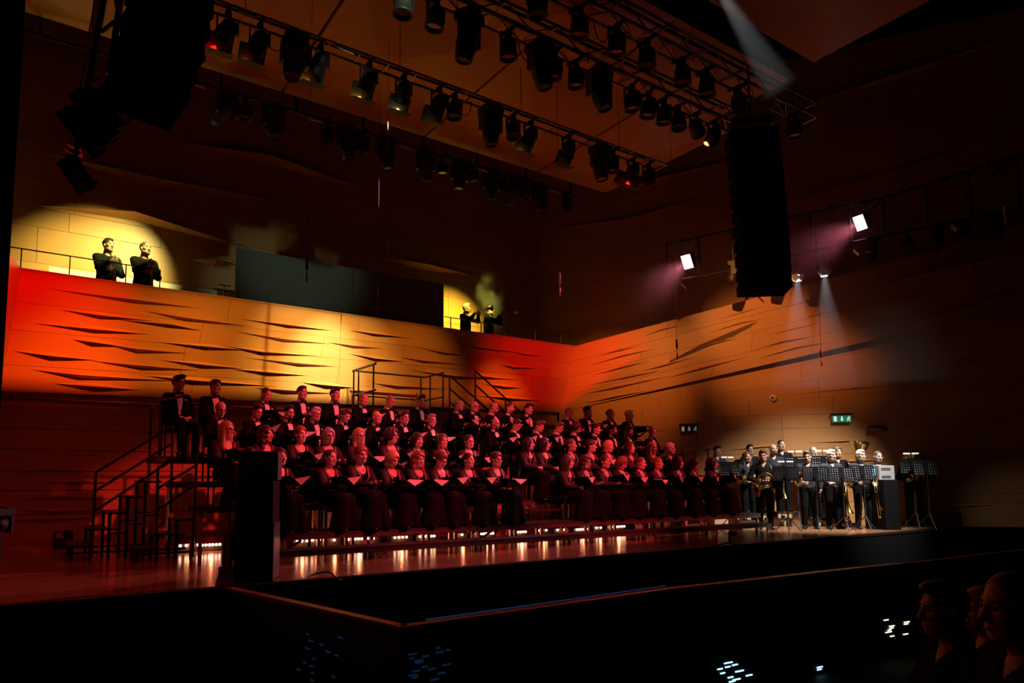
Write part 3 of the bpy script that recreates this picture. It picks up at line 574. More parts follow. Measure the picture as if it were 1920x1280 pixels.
# ------------------------------------------------------------------ choir risers (modular platforms on square legs)
M_DECK = mat('riser_deck', (.03, .024, .023), .55, noise=.2, scale=8)
M_EDGE = mat('riser_edge', (.085, .07, .066), .5, .2, noise=.15, scale=9)
M_LEG = mat('riser_leg', (.42, .34, .30), .5, .3)
ROWS = [(.40, 9.45, 10.30), (.78, 10.30, 11.05), (1.14, 11.05, 11.85), (1.55, 11.85, 13.0)]
def X_at(px, py, Y): return float(ony(px, py, Y)[0])
lefts = [X_at(446, 985, 9.5), X_at(372, 944, 10.3), X_at(326, 897, 11.05), X_at(292, 862, 11.85)]
rights = [X_at(1427, 965, 9.45), X_at(1330, 930, 10.3), X_at(1290, 880, 11.05), X_at(1250, 850, 11.85)]
ordn = ['front', 'second', 'third', 'top']
def platform(x0, x1, y0, y1, z, label, group, th=.095):
    t = thing('riser_platform', label, 'platform', ((x0+x1)/2, (y0+y1)/2, 0), 0, group); hx, hy = (x1-x0)/2-.006, (y1-y0)/2-.004
    MB().box((0, 0, z-.02), (2*hx, 2*hy, .04)).build('deck_board', M_DECK, t)
    for s in (-1, 1):
        MB().box((0, s*(hy-.02), z-.04-(th-.04)/2), (2*hx, .04, th-.04)).build('edge_beam', M_EDGE, t)
        MB().box((s*(hx-.02), 0, z-.04-(th-.04)/2), (.04, 2*hy-.08, th-.04)).build('edge_beam', M_EDGE, t)
    h = z-th
    for sx in (-1, 1):
        for sy in (-1, 1): MB().box((sx*(hx-.05), sy*(hy-.06), h/2), (.05, .05, h)).build('leg', M_LEG, t)
    return t
for r, (z, y0, y1) in enumerate(ROWS):
    n = max(3, round((rights[r]-lefts[r])/2.0)); xs = np.linspace(lefts[r], rights[r], n+1)
    for i, (a, b) in enumerate(zip(xs, xs[1:])): platform(a, b, y0, y1, z, 'dark platform module of the %s riser row, %s from the stairs' % (ordn[r], ['first']+ORD[1:][i-1:i] if False else (['first']+ORD[1:])[i]), '%s riser row' % ordn[r])
n = 6; xs = np.linspace(X_at(470, 1030, 9.05), X_at(1447, 983, 9.05), n+1)
for i, (a, b) in enumerate(zip(xs, xs[1:])): platform(a, b, 9.05, 9.45, .2, 'low front step module of the risers, %s from the tall lectern' % (['first']+ORD[1:])[i], 'front step of the risers', .085)
# extra cross-legs that show orange between the risers
rl = random.Random(9)
brc = thing('riser_bracing', 'pale square props standing under the choir risers', 'props', (8, 10.6, 0))
for i in range(46):
    x = rl.uniform(3.0, 13.2); yy = rl.choice([10.75, 10.82, 10.9]); z = ROWS[0 if yy < 10.3 else 1][0]-.16
    MB().box((x-8, yy-10.6, z/2), (.05, .04, z)).build('prop', M_LEG, brc)
for x, yy in [(3.2, 10.1), (6.7, 10.0), (11.5, 9.9)]:
    MB().tube([(x-8, yy-10.6, .02), (x-7.6, yy-10.6, .24)], .025, 6).build('diagonal_prop', M_LEG, brc)
# pale crate-like steps in the aisle gap
ax0, ax1 = X_at(968, 960, 10.2), X_at(1052, 960, 10.2)
ais = thing('aisle_step', 'dark aisle step with a thin rail between the two halves of the front row', 'step', ((ax0+ax1)/2, 10.12, .40))
MB().box((0, 0, .19), (ax1-ax0-.25, .3, .03)).build('tread', M_DECK, ais)
for s in (-1, 1):
    for q in (-.12, .12): MB().box((s*((ax1-ax0)/2-.16), q, .0875), (.04, .04, .175)).build('leg', M_STEEL, ais)
# guard rails behind and beside the top row
def guard(label, pts, posts, Y, zf, r=.02, nm='guard_rail'):
    """pts: rail polylines in pixels on plane Y; posts: x pixel, top y; they stand on z = zf"""
    p0 = ony(*pts[0][0], Y); t = thing(nm, label, 'railing', (float(p0[0]), Y, zf)); o = V(t.location)
    for pl in pts: MB().tube([V(ony(x, y, Y))-o for x, y in pl], r, 8).build('rail', M_STEEL, t)
    for x, y in posts:
        q = V(ony(x, y, Y))-o; MB().tube([(q.x, q.y, 0), q], r, 8).build('post', M_STEEL, t)
    return t
guard('black guard rail behind the first men of the top row', [[(352, 757), (545, 769)]], [(352, 757), (420, 761), (518, 767)], 12.9, 1.55)
guard('black guard rail behind the four men at the right end of the top row', [[(1015, 797), (1235, 800)]], [(1028, 797), (1120, 799), (1222, 800)], 12.9, 1.55)
guard('short black guard rail at the end of the lower riser rows', [[(1278, 843), (1332, 842)]], [(1282, 843), (1303, 842), (1327, 842)], 11.0, .78)
lr = thing('guard_rail', 'black corner rail beside the tall man at the end of the top row', 'railing', (lefts[3]+.05, 11.9, 1.55)); o = V(lr.location)
A, B = V(ony(296, 756, 11.9)), V(ony(350, 742, 11.5)); ztop = A.z
for q in (Vector((lefts[3]+.05, 11.9, ztop)), Vector((lefts[3]+.05, 12.9, ztop))): MB().tube([(q.x-o.x, q.y-o.y, 0), q-o], .02, 8).build('post', M_STEEL, lr)
MB().tube([Vector((lefts[3]+.05, 11.88, ztop))-o, Vector((lefts[3]+.05, 12.92, ztop))-o], .022, 8).build('rail', M_STEEL, lr)
# raised percussion platform with rails and a stair behind the top row
PZ = 2.1; PYb, PYf = 14.2, 13.15
px0, px1 = X_at(668, 697, PYb), X_at(797, 712, PYb)
pf = thing('percussion_platform', 'high black platform with guard rails behind the top choir row', 'platform', ((px0+px1)/2, PYb, 0)); o = V(pf.location)
MB().box((0, -(PYb-PYf)/2, PZ-.06), (px1-px0+.3, PYb-PYf+.1, .12)).build('deck', M_DECK, pf)
for s in (-1, 1):
    for yy in (0, PYf-PYb): MB().box((s*(px1-px0)/2, yy, PZ/2-.06), (.06, .06, PZ-.12)).build('leg', M_STEEL, pf)
zr = float(ony(676, 696, PYb)[2]); zm = float(ony(676, 742, PYb)[2])
for z, sx in ((zr, .022), (zm, .016)):
    MB().tube([(px0-o.x, 0, z), (px1-o.x, 0, z)], sx, 8).build('rail', M_STEEL, pf)
    MB().tube([(px0-o.x-.06, .05, z), (px0-o.x-.06, PYf-PYb-.1, z)], sx+.008, 8).build('rail', M_STEEL, pf)
    MB().tube([(px1-o.x, .05, z), (px1-o.x, PYf-PYb+.2, z)], sx, 8).build('rail', M_STEEL, pf)
for x, yy in [(px0-.06, 0), (px0+.06, 0), (px0-.06, PYf-PYb), (px1-.12, 0), (px1, -.25), (px1, PYf-PYb+.2)]: MB().tube([(x-o.x, yy, PZ), (x-o.x, yy, zr)], .02, 8).build('post', M_STEEL, pf)
for nm, Y, q in [('nearer the percussion platform', 13.6, [((843, 704), (941, 790)), ((843, 728), (921, 797)), ((843, 753), (884, 790))]), ('farther from the percussion platform', 13.2, [((891, 695), (986, 781)), ((891, 721), (970, 792)), ((891, 748), (940, 792))])]:
    zf = 1.5; p0 = ony(*q[0][0], Y); t = thing('stair_rail', 'sloping black stair rail behind the top row, '+nm, 'railing', (float(p0[0]), Y, 0)); o = V(t.location)
    for a, b in q: MB().tube([V(ony(*a, Y))-o, V(ony(*b, Y))-o], .022, 8).build('rail', M_STEEL, t)
    for x, y in (q[0][0], (q[0][0][0]+(57 if Y < 13.5 else 98), q[0][0][1]+(52 if Y < 13.5 else 86))):
        h = V(ony(x, y, Y))-o; MB().tube([(h.x, 0, 0), h], .022, 8).build('post', M_STEEL, t)
cs0, cs1 = X_at(797, 770, 12.85), X_at(880, 775, 12.85); czt = float(ony(797, 764, 12.85)[2])
fc = thing('equipment_case', 'flat-topped black equipment case standing behind two men of the top row', 'case', ((cs0+cs1)/2, 12.8, 1.55))
MB().box((0, 0, (czt-1.55)/2), (cs1-cs0, .34, czt-1.55-.06)).build('body', M_BLACK, fc, bevel=.01); MB().box((0, 0, czt-1.55-.03), (cs1-cs0+.06, .4, .06)).build('lid', mat('case_lid', (.03, .02, .02), .3), fc, bevel=.01)
for s in (-1, 1): MB().box((s*(cs1-cs0)*.45, -.18, .5), (.04, .02, .5)).build('corner_rail', M_STEEL, fc)
# ------------------------------------------------------------------ LED battens on the floor under the risers
M_BULB = mat('led_bulb', (1, .8, .7), .3, emit=(1, .42, .25), estr=18)
def batten(xa, xb, y, n, Y=10.62, label='low bar of glowing warm bulbs on the stage floor under the risers', g='LED bars under the risers'):
    a, b = ony(xa, y, Y), ony(xb, y, Y); z = max(.05, float(a[2]+b[2])/2); t = thing('led_batten', label, 'light bar', (float(a[0]+b[0])/2, Y, 0), 0, g); L = max(.12, float(b[0]-a[0]))
    MB().box((0, .05, z/2), (L+.14, .08, z+.05)).build('housing', M_BLACK, t)
    for k in range(n): MB().ball((-L/2+L*k/max(1, n-1) if n > 1 else 0, -.01, z), (.021, .018, .021), 8).build('bulb', M_BULB, t, True)
    l = bpy.data.lights.new('led_batten_light', 'POINT'); l.energy = 1.1+.25*n; l.color = (1, .24, .08); l.shadow_soft_size = .018; lo_ = bpy.data.objects.new('led_batten_light', l); COL.objects.link(lo_); lo_.location = (float(a[0]+b[0])/2, Y-.05, z+.01)
for q in [(557, 575, 1014, 3), (590, 594, 1012, 2), (624, 629, 1012, 1), (653, 690, 1010, 7), (697, 703, 1009, 1), (740, 762, 1007, 4), (787, 814, 1005, 6), (864, 868, 1002, 1), (892, 896, 1001, 1), (902, 924, 1000, 6), (966, 985, 997, 5), (1009, 1024, 994, 2), (1045, 1057, 993, 2), (1081, 1103, 992, 7), (1118, 1126, 989, 2), (1143, 1170, 987, 8)]: _bn = globals().get('_bn', -1)+1; batten(*q, label='low bar of glowing warm bulbs under the risers, %s from the tall lectern' % (['first']+ORD[1:])[_bn])
for q in [(338, 371, 1022, 4), (379, 412, 1021, 6)]: batten(*q, 11.45, ('shorter' if q[3] == 4 else 'longer')+' glowing bulb bar on the floor behind the black stage stairs', 'LED bars behind the stairs')
# ------------------------------------------------------------------ black stage stairs on the left
def stairs(label, x0, y0, y1, n, dx, dz, rails):
    t = thing('stage_stairs', label, 'stairs', (x0, (y0+y1)/2, 0)); hy = (y1-y0)/2
    for i in range(n):
        z = dz*(i+1); xa = dx*i
        MB().box((xa+dx/2, 0, z-.015), (dx+.03, 2*hy, .03)).build('tread', M_STEEL, t)
        for s in (-1, 1):
            MB().box((xa+.02, s*(hy-.02), z/2), (.045, .04, z)).build('leg', M_STEEL, t)
            MB().box((xa+dx/2, s*(hy-.02), .12), (dx, .03, .03)).build('bottom_rail', M_STEEL, t)
            if i > 1: MB().box((xa+dx/2, s*(hy-.02), z*.55), (dx, .025, .025)).build('side_rail', M_STEEL, t)
    for (xa, za), (xb, zb_) in rails: MB().tube([(xa, -hy, za), (xb, -hy, zb_)], .02, 8).build('handrail', M_STEEL, t)
    return t
def zx(px, py, Y, x0): q = ony(px, py, Y); return (float(q[0])-x0, float(q[2]))
YA, YB = 11.1, 10.45
ra = [(zx(180, 885, YA, .55), zx(324, 798, YA, .55)), (zx(179, 920, YA, .55), zx(321, 832, YA, .55)), (zx(177, 958, YA, .55), zx(340, 851, YA, .55)), (zx(180, 885, YA, .55), zx(171, 1045, YA, .55)), (zx(324, 798, YA, .55), zx(320, 960, YA, .55)), (zx(297, 752, YA, .55), zx(350, 741, YA, .55))]
stairs('longer black steel stair with handrails climbing to the upper choir rows', .55, YA, 12.1, 5, (lefts[3]-.57)/5, .23, ra)
xb0 = 1.32
rb_ = [(zx(296, 877, YB, xb0), zx(348, 848, YB, xb0)), (zx(296, 915, YB, xb0), zx(368, 872, YB, xb0)), (zx(294, 957, YB, xb0), zx(363, 911, YB, xb0)), (zx(296, 877, YB, xb0), zx(292, 1045, YB, xb0)), (zx(369, 848, YB, xb0), zx(361, 1045, YB, xb0))]
stairs('shorter black steel stair with handrails climbing to the lower choir rows', xb0, YB, YA-.04, 3, (lefts[1]-xb0-.02)/3, .2, rb_)
fs = thing('floor_monitor', 'small black speaker on the stage floor against the red wall', 'loudspeaker', onz(118, 1029, 0)); fs.rotation_euler = (0, 0, .2)
MB().hexa([(-.13, -.1, 0), (.13, -.1, 0), (.13, .12, 0), (-.13, .12, 0), (-.13, -.04, .3), (.13, -.04, .3), (.13, .12, .3), (-.13, .12, .3)]).build('cabinet', M_BLACK, fs); MB().lathe([(0, 0), (.07, 0), (.08, .012), (.09, 0)], Matrix.Translation((.03, -.088, .12))@R4(1.77, 0, 0), 12).build('driver', M_STEEL, fs)
sl = fixture(_h, 'floor_spotlight', 'black spotlight on a short floor stand at the near left of the stage', V(dep(2, 950, 7.3)), .9, 0, .8, .6); MB().box((0, 0, -.03-(sl.location.z/.6)/2), (.06, .06, sl.location.z/.6)).build('stand', M_STEEL, sl)
# ------------------------------------------------------------------ lecterns with monitor
def lectern(label, loc, rz, scr):
    t = thing('lectern', label, 'lectern', loc, rz); w, d, h = .43, .40, 1.16
    MB().hexa([(-w/2, -d/2, 0), (w/2, -d/2, 0), (w/2, d/2, 0), (-w/2, d/2, 0), (-w/2+.01, -d/2+.01, h), (w/2-.01, -d/2+.01, h), (w/2-.01, d/2-.01, h), (-w/2+.01, d/2-.01, h)]).build('body', mat('lectern_black', (.004, .004, .005), .7, spec=.15), t, bevel=.006)
    MB().box((w/2+.004, 0, h*.3), (.008, d*.9, h*.55)).build('side_panel', mat('lectern_side', (.09, .09, .09), .4), t)
    mon = MB().box((0, .03, h+.17), (w+.02, .26, .34)).build('monitor', mat('monitor_grey', (.34, .35, .36), .6) if scr else mat('monitor_black', (.007, .007, .008), .6), t, bevel=.012)
    MB().box((w/2+.013, .03, h+.17), (.012, .24, .32)).build('monitor_side', mat('monitor_side_grey', (.14, .14, .15), .5), mon)
    for zz in (.07, .25):
        for k in range(6): MB().box((-.03+.0*k, -.1015, h+zz-.025+k*.011), (w*.62, .004, .005)).build('vent_slot', mat('vent_dark', (.1, .1, .1), .8), mon)
    if scr:
        MB().box((-w/2-.05, .04, h+.17), (.02, .16, .22)).build('tablet', M_BLACK, t); MB().box((-w/2-.062, .03, h+.18), (.006, .13, .18)).build('tablet_screen', mat('tablet_glow', (.1, .4, .6), .3, emit=(.15, .6, 1), estr=2.2), t)
    return t
lectern('tall plain black lectern at the front left of the stage', (2.31, 7.98, 0), -.50, False)
lectern('black lectern with a pale grey vented monitor beside the trombone players', (17.05, 8.05, 0), -.30, True)
# black moving-head flight unit behind the left lectern
fu = thing('floor_moving_head', 'black moving-head light standing on the floor beside the tall lectern', 'stage light', onz(445, 1082, 0), .5)
MB().box((0, 0, .07), (.34, .3, .13)).build('base', M_BLACK, fu, bevel=.02)
for s in (-1, 1): MB().box((s*.17, 0, .33), (.04, .12, .42)).build('yoke', M_BLACK, fu); MB().tube([(s*.19, -.1, .04), (s*.21, -.1, .01), (s*.21, .1, .01), (s*.19, .1, .04)], .012, 6).build('handle', M_STEEL, fu)
MB().lathe([(0, -.24), (.1, -.24), (.13, -.1), (.13, .18), (.1, .26), (0, .26)], Matrix.Translation((0, 0, .46))@R4(.25, 0, 0), 14).build('head', M_BLACK, fu, True)
def smooth(P, k=5):
    P = [P[0]]+list(P)+[P[-1]]; o = []
    for i in range(1, len(P)-2):
        for j in range(k):
            u = j/k; a_, b_, c_, d_ = P[i-1], P[i], P[i+1], P[i+2]
            o.append(.5*(2*b_+(c_-a_)*u+(2*a_-5*b_+4*c_-d_)*u*u+(3*b_-a_-3*c_+d_)*u**3))
    return o+[P[-1]]
cb_ = MB().tube(smooth([V(onz(x, y, .012))+Vector((0, 0, h)) for x, y, h in [(405, 1098, 0), (412, 1085, .05), (430, 1076, .06), (470, 1088, 0), (560, 1090, 0), (585, 1084, .04), (615, 1082, .06), (632, 1088, .02), (640, 1087, 0)]]), .010, 6).build('floor_cable', M_BLACK); tag(cb_, 'black cable snaking over the stage edge past the tall lectern', 'cable')
fm = thing('floor_microphone', 'small black gooseneck microphone on a low tripod at the stage edge', 'microphone', onz(1368, 1027, 0))
for a in (.3, 2.4, 4.5): MB().tube([(0, 0, .1), (.3*math.cos(a), .3*math.sin(a), .012)], .014, 6).build('leg', M_BLACK, fm)
MB().tube([(0, 0, .08), (0, 0, .2), (.03, 0, .24)], .018, 6).build('stem', M_BLACK, fm); MB().ball((.06, -.02, .25), (.11, .05, .05), 8).build('head', M_BLACK, fm)
MB().tube(smooth([Vector(q) for q in [(-.02, 0, .22), (-.2, 0, .3), (-.35, 0, .2), (-.36, 0, .02)]]), .007, 5).build('cable', M_BLACK, fm)
# ------------------------------------------------------------------ pit balustrade in front of the stage
ppx = [(418, 1099), (755, 1174), (1000, 1140), (1250, 1104), (1440, 1083), (1600, 1065), (1760, 1049), (1920, 1030), (2100, 1008)]
pw = [V(onz(x, y, 0)) for x, y in ppx]
pit = thing('pit_balustrade', 'dark slotted balustrade with a copper edge around the pit before the stage', 'balustrade', pw[1]+Vector((0, 0, -1.25))); o = V(pit.location)
M_PIT = mat('pit_panel', (.012, .010, .010), .45)
for a, b in zip(pw, pw[1:]):
    d = (b-a).normalized(); nn = Vector((d.y, -d.x, 0))
    if nn.dot(V(CP)-a) < 0: nn = -nn
    q = [a, b, b-nn*.1, a-nn*.1]
    MB().hexa([p-o+Vector((0, 0, -1.25)) for p in q]+[p-o+Vector((0, 0, -.03)) for p in q]).build('panel', M_PIT, pit)
    q = [a+nn*.02, b+nn*.02, b-nn*.075, a-nn*.075]
    MB().hexa([p-o+Vector((0, 0, -.03)) for p in q]+[p-o for p in q]).build('edge_trim', M_TRIM, pit)
def slot(x, y, w, emat, seg):
    a, b = pw[seg], pw[seg+1]; d = (b-a).normalized(); nn = Vector((d.y, -d.x, 0))
    if nn.dot(V(CP)-a) < 0: nn = -nn
    c = V(onpl(x, y, a, nn)); rz = math.atan2(d.y, d.x)
    if c.z > -.05 or c.z < -1.2: return
    MB().box(c-o+nn*.003, (w, .008, .014), rz).build('slot', emat, pit)
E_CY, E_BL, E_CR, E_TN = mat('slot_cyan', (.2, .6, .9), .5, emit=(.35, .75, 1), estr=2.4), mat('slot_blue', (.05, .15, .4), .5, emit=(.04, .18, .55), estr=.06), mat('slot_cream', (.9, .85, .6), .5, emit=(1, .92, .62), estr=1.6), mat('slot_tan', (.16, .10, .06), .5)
rs = random.Random(5)
def cluster(x0, y0, x1, y1, n, m_, seg, w=.09):
    for i in range(n): slot(rs.uniform(x0, x1), y0+(y1-y0)*(i+.5)/n, w*rs.uniform(.6, 1.2), m_, seg)
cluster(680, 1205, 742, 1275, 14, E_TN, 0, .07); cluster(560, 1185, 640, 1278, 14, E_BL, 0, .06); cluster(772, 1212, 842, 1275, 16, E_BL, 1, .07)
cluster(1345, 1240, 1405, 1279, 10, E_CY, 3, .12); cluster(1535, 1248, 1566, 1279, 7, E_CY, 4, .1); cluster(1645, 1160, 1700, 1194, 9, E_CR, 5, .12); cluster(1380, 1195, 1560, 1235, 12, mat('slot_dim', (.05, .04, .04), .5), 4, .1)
ls = thing('pit_light_strip', 'thin blue glowing strip along the inside of the pit edge', 'light strip', V(onz(1000, 1135, 0)))
sp_ = [V(onz(x, y-4, -.02)) for x, y in [(800, 1167), (1000, 1139), (1250, 1103)]]
for a, b in zip(sp_, sp_[1:]):
    d = (b-a).normalized(); nn = Vector((-d.y, d.x, 0)); MB().hexa([p-V(ls.location) for p in (a, b, b+nn*.02, a+nn*.02)]+[p-V(ls.location)+Vector((0, 0, .01)) for p in (a, b, b+nn*.02, a+nn*.02)]).build('strip', mat('blue_strip', (.02, .06, .15), .5, emit=(.03, .16, .45), estr=.10), ls)
# ------------------------------------------------------------------ people: implicit bodies grown over a posed skeleton
def smin(a, b, k):
    h = np.clip(.5+.5*(b-a)/k, 0, 1); return b+(a-b)*h-k*h*(1-h)
def rc(P, a, b, ra, rb):
    a = np.asarray(a, np.float32); ba = np.asarray(b, np.float32)-a; pa = P-a
    t = np.clip(pa@ba/max(1e-9, float(ba@ba)), 0, 1); return np.linalg.norm(pa-t[..., None]*ba, axis=-1)-(ra+(rb-ra)*t)
def el(P, c, r, R=None):
    p = P-np.asarray(c, np.float32)
    if R is not None: p = p@np.asarray(R, np.float32)
    r = np.asarray(r, np.float32); k0 = np.linalg.norm(p/r, axis=-1); k1 = np.linalg.norm(p/(r*r), axis=-1)
    return k0*(k0-1)/np.maximum(k1, 1e-6)
def polygonize(fn, lo, hi, h):
    lo = np.asarray(lo, np.float32); n = np.maximum(4, np.ceil((np.asarray(hi)-lo)/h).astype(int)+1)
    g = np.stack(np.meshgrid(*[lo[i]+h*np.arange(n[i], dtype=np.float32) for i in range(3)], indexing='ij'), -1)
    D = fn(g).astype(np.float32)
    D[0], D[-1] = 1, 1; D[:, 0], D[:, -1] = 1, 1; D[:, :, 0], D[:, :, -1] = 1, 1
    s = D < 0
    c = [(i, j, k) for i in (0, 1) for j in (0, 1) for k in (0, 1)]
    sl = lambda A, q: A[q[0]:A.shape[0]-1+q[0], q[1]:A.shape[1]-1+q[1], q[2]:A.shape[2]-1+q[2]]
    cnt = sum(sl(s, q).astype(np.int8) for q in c); act = (cnt > 0) & (cnt < 8)
    ii = np.argwhere(act); m = len(ii); idx = -np.ones(act.shape, int); idx[tuple(ii.T)] = np.arange(m)
    acc = np.zeros((m, 3), np.float32); w_ = np.zeros((m, 1), np.float32)
    for a in c:
        for ax in range(3):
            if a[ax]: continue
            b = list(a); b[ax] = 1
            da = D[tuple((ii+a).T)]; db = D[tuple((ii+b).T)]; x = (da < 0) != (db < 0)
            t = np.where(x, da/np.where(x, da-db, 1), 0)
            p = np.array(a, np.float32)[None].repeat(m, 0); p[:, ax] += t
            acc += p*x[:, None]; w_ += x[:, None]
    vs = lo+h*(ii+acc/np.maximum(w_, 1))
    fs = []
    for ax in range(3):
        u, v = (ax+1) % 3, (ax+2) % 3
        A = [slice(1, -1)]*3; A[ax] = slice(0, -1); B = [slice(1, -1)]*3; B[ax] = slice(1, None)
        sa, sb = s[tuple(A)], s[tuple(B)]; ch = sa != sb; e = np.argwhere(ch)
        if not len(e): continue
        off = np.ones(3, int); off[ax] = 0; e = e+off; flip = sa[ch]
        def cell(du, dv):
            q = e.copy(); q[:, u] -= du; q[:, v] -= dv; return idx[tuple(q.T)]
        f = np.stack([cell(1, 1), cell(0, 1), cell(0, 0), cell(1, 0)], 1); f[~flip] = f[~flip][:, ::-1]
        fs.append(f)
    return vs, np.concatenate(fs)
class G:   # gathered geometry with material slots
    def __init__(s): s.v = []; s.f = []; s.m = []; s.n = 0
    def add(s, vf, M=None, mi=0):
        v, f = np.array([list(q) for q in vf[0]], float) if not isinstance(vf[0], np.ndarray) else vf[0].astype(float), vf[1]
        if M is not None: A = np.array(M); v = v@A[:3, :3].T+A[:3, 3]
        s.v.append(v); s.f += [tuple(int(i)+s.n for i in q) for q in f]; s.m += [mi]*len(f); s.n += len(v); return s
    def mesh(s, name, mats):
        me = bpy.data.meshes.new(name); me.from_pydata(np.concatenate(s.v).tolist(), [], s.f)
        for m_ in mats: me.materials.append(m_)
        me.polygons.foreach_set('material_index', s.m); me.polygons.foreach_set('use_smooth', [True]*len(s.f)); me.update(); return me
def sdf_mesh(name, fn, lo, hi, h, m_): return G().add(polygonize(fn, lo, hi, h)).mesh(name, [m_])
M_SKIN = mat('skin', (.56, .35, .27), .5, noise=.06, scale=30, rnd=.1)
M_EYE = mat('eye_dark', (.03, .02, .018), .25); M_LIP = mat('lips', (.45, .19, .17), .45); M_BROW = mat('brow', (.09, .05, .035), .7)
M_TUX = mat('tuxedo_black', (.005, .005, .006), .9, spec=.08, noise=.2, scale=40)
M_SUIT = mat('black_suit', (.013, .013, .014), .85, spec=.12)
M_DRESS = mat('black_dress', (.005, .004, .005), .9, spec=.06, noise=.2, scale=12)
M_SHEER = mat('sheer_sleeve', (.015, .009, .010), .65, spec=.3)
M_STOLE = mat('satin_stole', (.22, .11, .15), .35)
M_SHIRT = mat('white_shirt', (.78, .76, .76), .7)
M_SHOE = mat('black_shoe', (.012, .012, .012), .25)
SH = {'black': mat('black_shirt', (.008, .008, .009), .85, spec=.15), 'grey': mat('charcoal_shirt', (.032, .033, .037), .85, spec=.15), 'slate': mat('slate_shirt', (.030, .036, .05), .85, spec=.15)}
HAIR = {k: mat('hair_'+k, c, .5, noise=.35, scale=16, bump=.25, stretch=(6, 6, 1.2)) for k, c in {'black': (.012, .010, .010), 'dark': (.035, .022, .016), 'brown': (.10, .055, .032), 'auburn': (.20, .075, .035), 'blonde': (.50, .33, .16), 'grey': (.30, .28, .27), 'white': (.62, .60, .57)}.items()}
# ---- head (origin between the ears, face to -Y), three variants; hair is a part of its own
def skull(P, f=0.):
    d = el(P, (0, .014, .034), (.077, .097, .093)); d = smin(d, el(P, (0, -.018, -.045), (.057-.004*f, .073, .076)), .04)
    return smin(d, el(P, (0, -.058, -.094), (.027-.004*f, .028, .022)), .03)
def head_geo(f, jaw=0.):
    def fn(P):
        Q = P.copy(); Q[..., 0] = np.abs(Q[..., 0])
        d = skull(Q, f); d = smin(d, el(Q, (.03, -.02, -.075), (.034+jaw, .05, .035)), .03)
        d = smin(d, rc(Q, (0, -.08, .028), (.036, -.074, .026), .013, .012), .018)
        d = smin(d, rc(Q, (0, -.09, .012), (0, -.112, -.028), .009, .014), .012); d = smin(d, el(Q, (.011, -.1, -.03), (.009, .012, .008)), .008)
        d = smin(d, el(Q, (.04, -.06, -.018), (.026, .026, .024)), .025)
        d = -smin(-d, el(Q, (.032, -.098, .008), (.017, .014, .011)), .012)
        d = smin(d, el(Q, (0, -.088, -.063), (.024, .012, .011)), .008); d = -smin(-d, el(Q, (0, -.104, -.0625), (.026, .008, .0022)), .003)
        d = smin(d, el(Q, (.079, .012, -.004), (.011, .021, .032)), .008)
        return smin(d, rc(Q, (0, .018, -.06), (0, .04, -.21), .056-.008*f, .06-.010*f), .03)
    g = G().add(polygonize(fn, (-.11, -.14, -.24), (.11, .125, .14), .0085))
    for s in (-1, 1):
        b = MB().ball((s*.032, -.0825, .008), (.013, .008, .007), 8); g.add((b.v, [q for q in b.f]), None, 1)
        b = MB().tube([(s*.014, -.094, .030), (s*.033, -.092, .035), (s*.052, -.078, .030)], [.0035, .0048, .003], 5); g.add((b.v, [q for q in b.f]), None, 3)
    b = MB().ball((0, -.096, -.063), (.023, .008, .0085), 8); g.add((b.v, [q for q in b.f]), None, 2)
    return g
def cached(g): return (np.concatenate(g.v), g.f, g.m)
HEADS = {'m1': cached(head_geo(0.)), 'm2': cached(head_geo(0., .008)), 'f1': cached(head_geo(1., -.004)), 'f2': cached(head_geo(.8, .002))}
def gadd(g, c, M):
    v, f, mi = c; A = np.array(M); v = v@A[:3, :3].T+A[:3, 3]
    g.v.append(v); g.f += [tuple(int(i)+g.n for i in q) for q in f]; g.m += list(mi); g.n += len(v)
# ---- hands: wrist at the origin, fingers to -Y, palm to -Z, thumb to +X (left hand mirrored)
def hand_geo(curl):
    def fn(P):
        d = el(P, (0, -.045, -.002), (.041, .052, .017)); d = smin(d, rc(P, (0, .03, 0), (0, -.02, 0), .026, .028), .02)
        for i, (x, L) in enumerate([(.030, .072), (.010, .082), (-.011, .076), (-.031, .060)]):
            a = np.array([x, -.088+.004*abs(i-1), 0.]); ang = 0.; p = a
            for k, fr in enumerate((.45, .31, .24)):
                ang += curl*(.75 if k else .6); q = p+np.array([x*.12*fr, -math.cos(ang), -math.sin(ang)])*L*fr
                d = smin(d, rc(P, p, q, .0092-.0007*k, .0085-.0009*k), .005); p = q
        t0 = np.array([.032, -.02, -.006]); t1 = t0+np.array([.026, -.03, -.012]); t2 = t1+np.array([.004, -.03, -.012-.012*curl])
        return smin(smin(d, rc(P, t0, t1, .013, .0105), .012), rc(P, t1, t2, .0105, .008), .006)
    return polygonize(fn, (-.06, -.19, -.1), (.085, .07, .035), .0068)
HANDS = {}
for nm, cu in (('open', .35), ('relaxed', .7), ('grip', 1.25)):
    v, f = hand_geo(cu); HANDS[nm] = {1: (v, [tuple(q) for q in f]), -1: (v*np.array([-1, 1, 1]), [tuple(q[::-1]) for q in f])}
def frame(fd, pn):
    """matrix whose -Y is the finger direction and -Z the palm normal"""
    y = -V(fd).normalized(); z = -V(pn); z = (z-y*z.dot(y)).normalized(); x = y.cross(z); return Matrix((x, y, z)).transposed().to_4x4()
def ik(a, c, l1, l2, pole):
    a, c = V(a), V(c); d = c-a; L = min(d.length, (l1+l2)*.995); u = d.normalized(); c = a+u*L
    x = (l1*l1-l2*l2+L*L)/(2*L); h = math.sqrt(max(0, l1*l1-x*x)); p = V(pole); p = (p-u*p.dot(u)).normalized(); return a+u*x+p*h, c
class Pose: pass
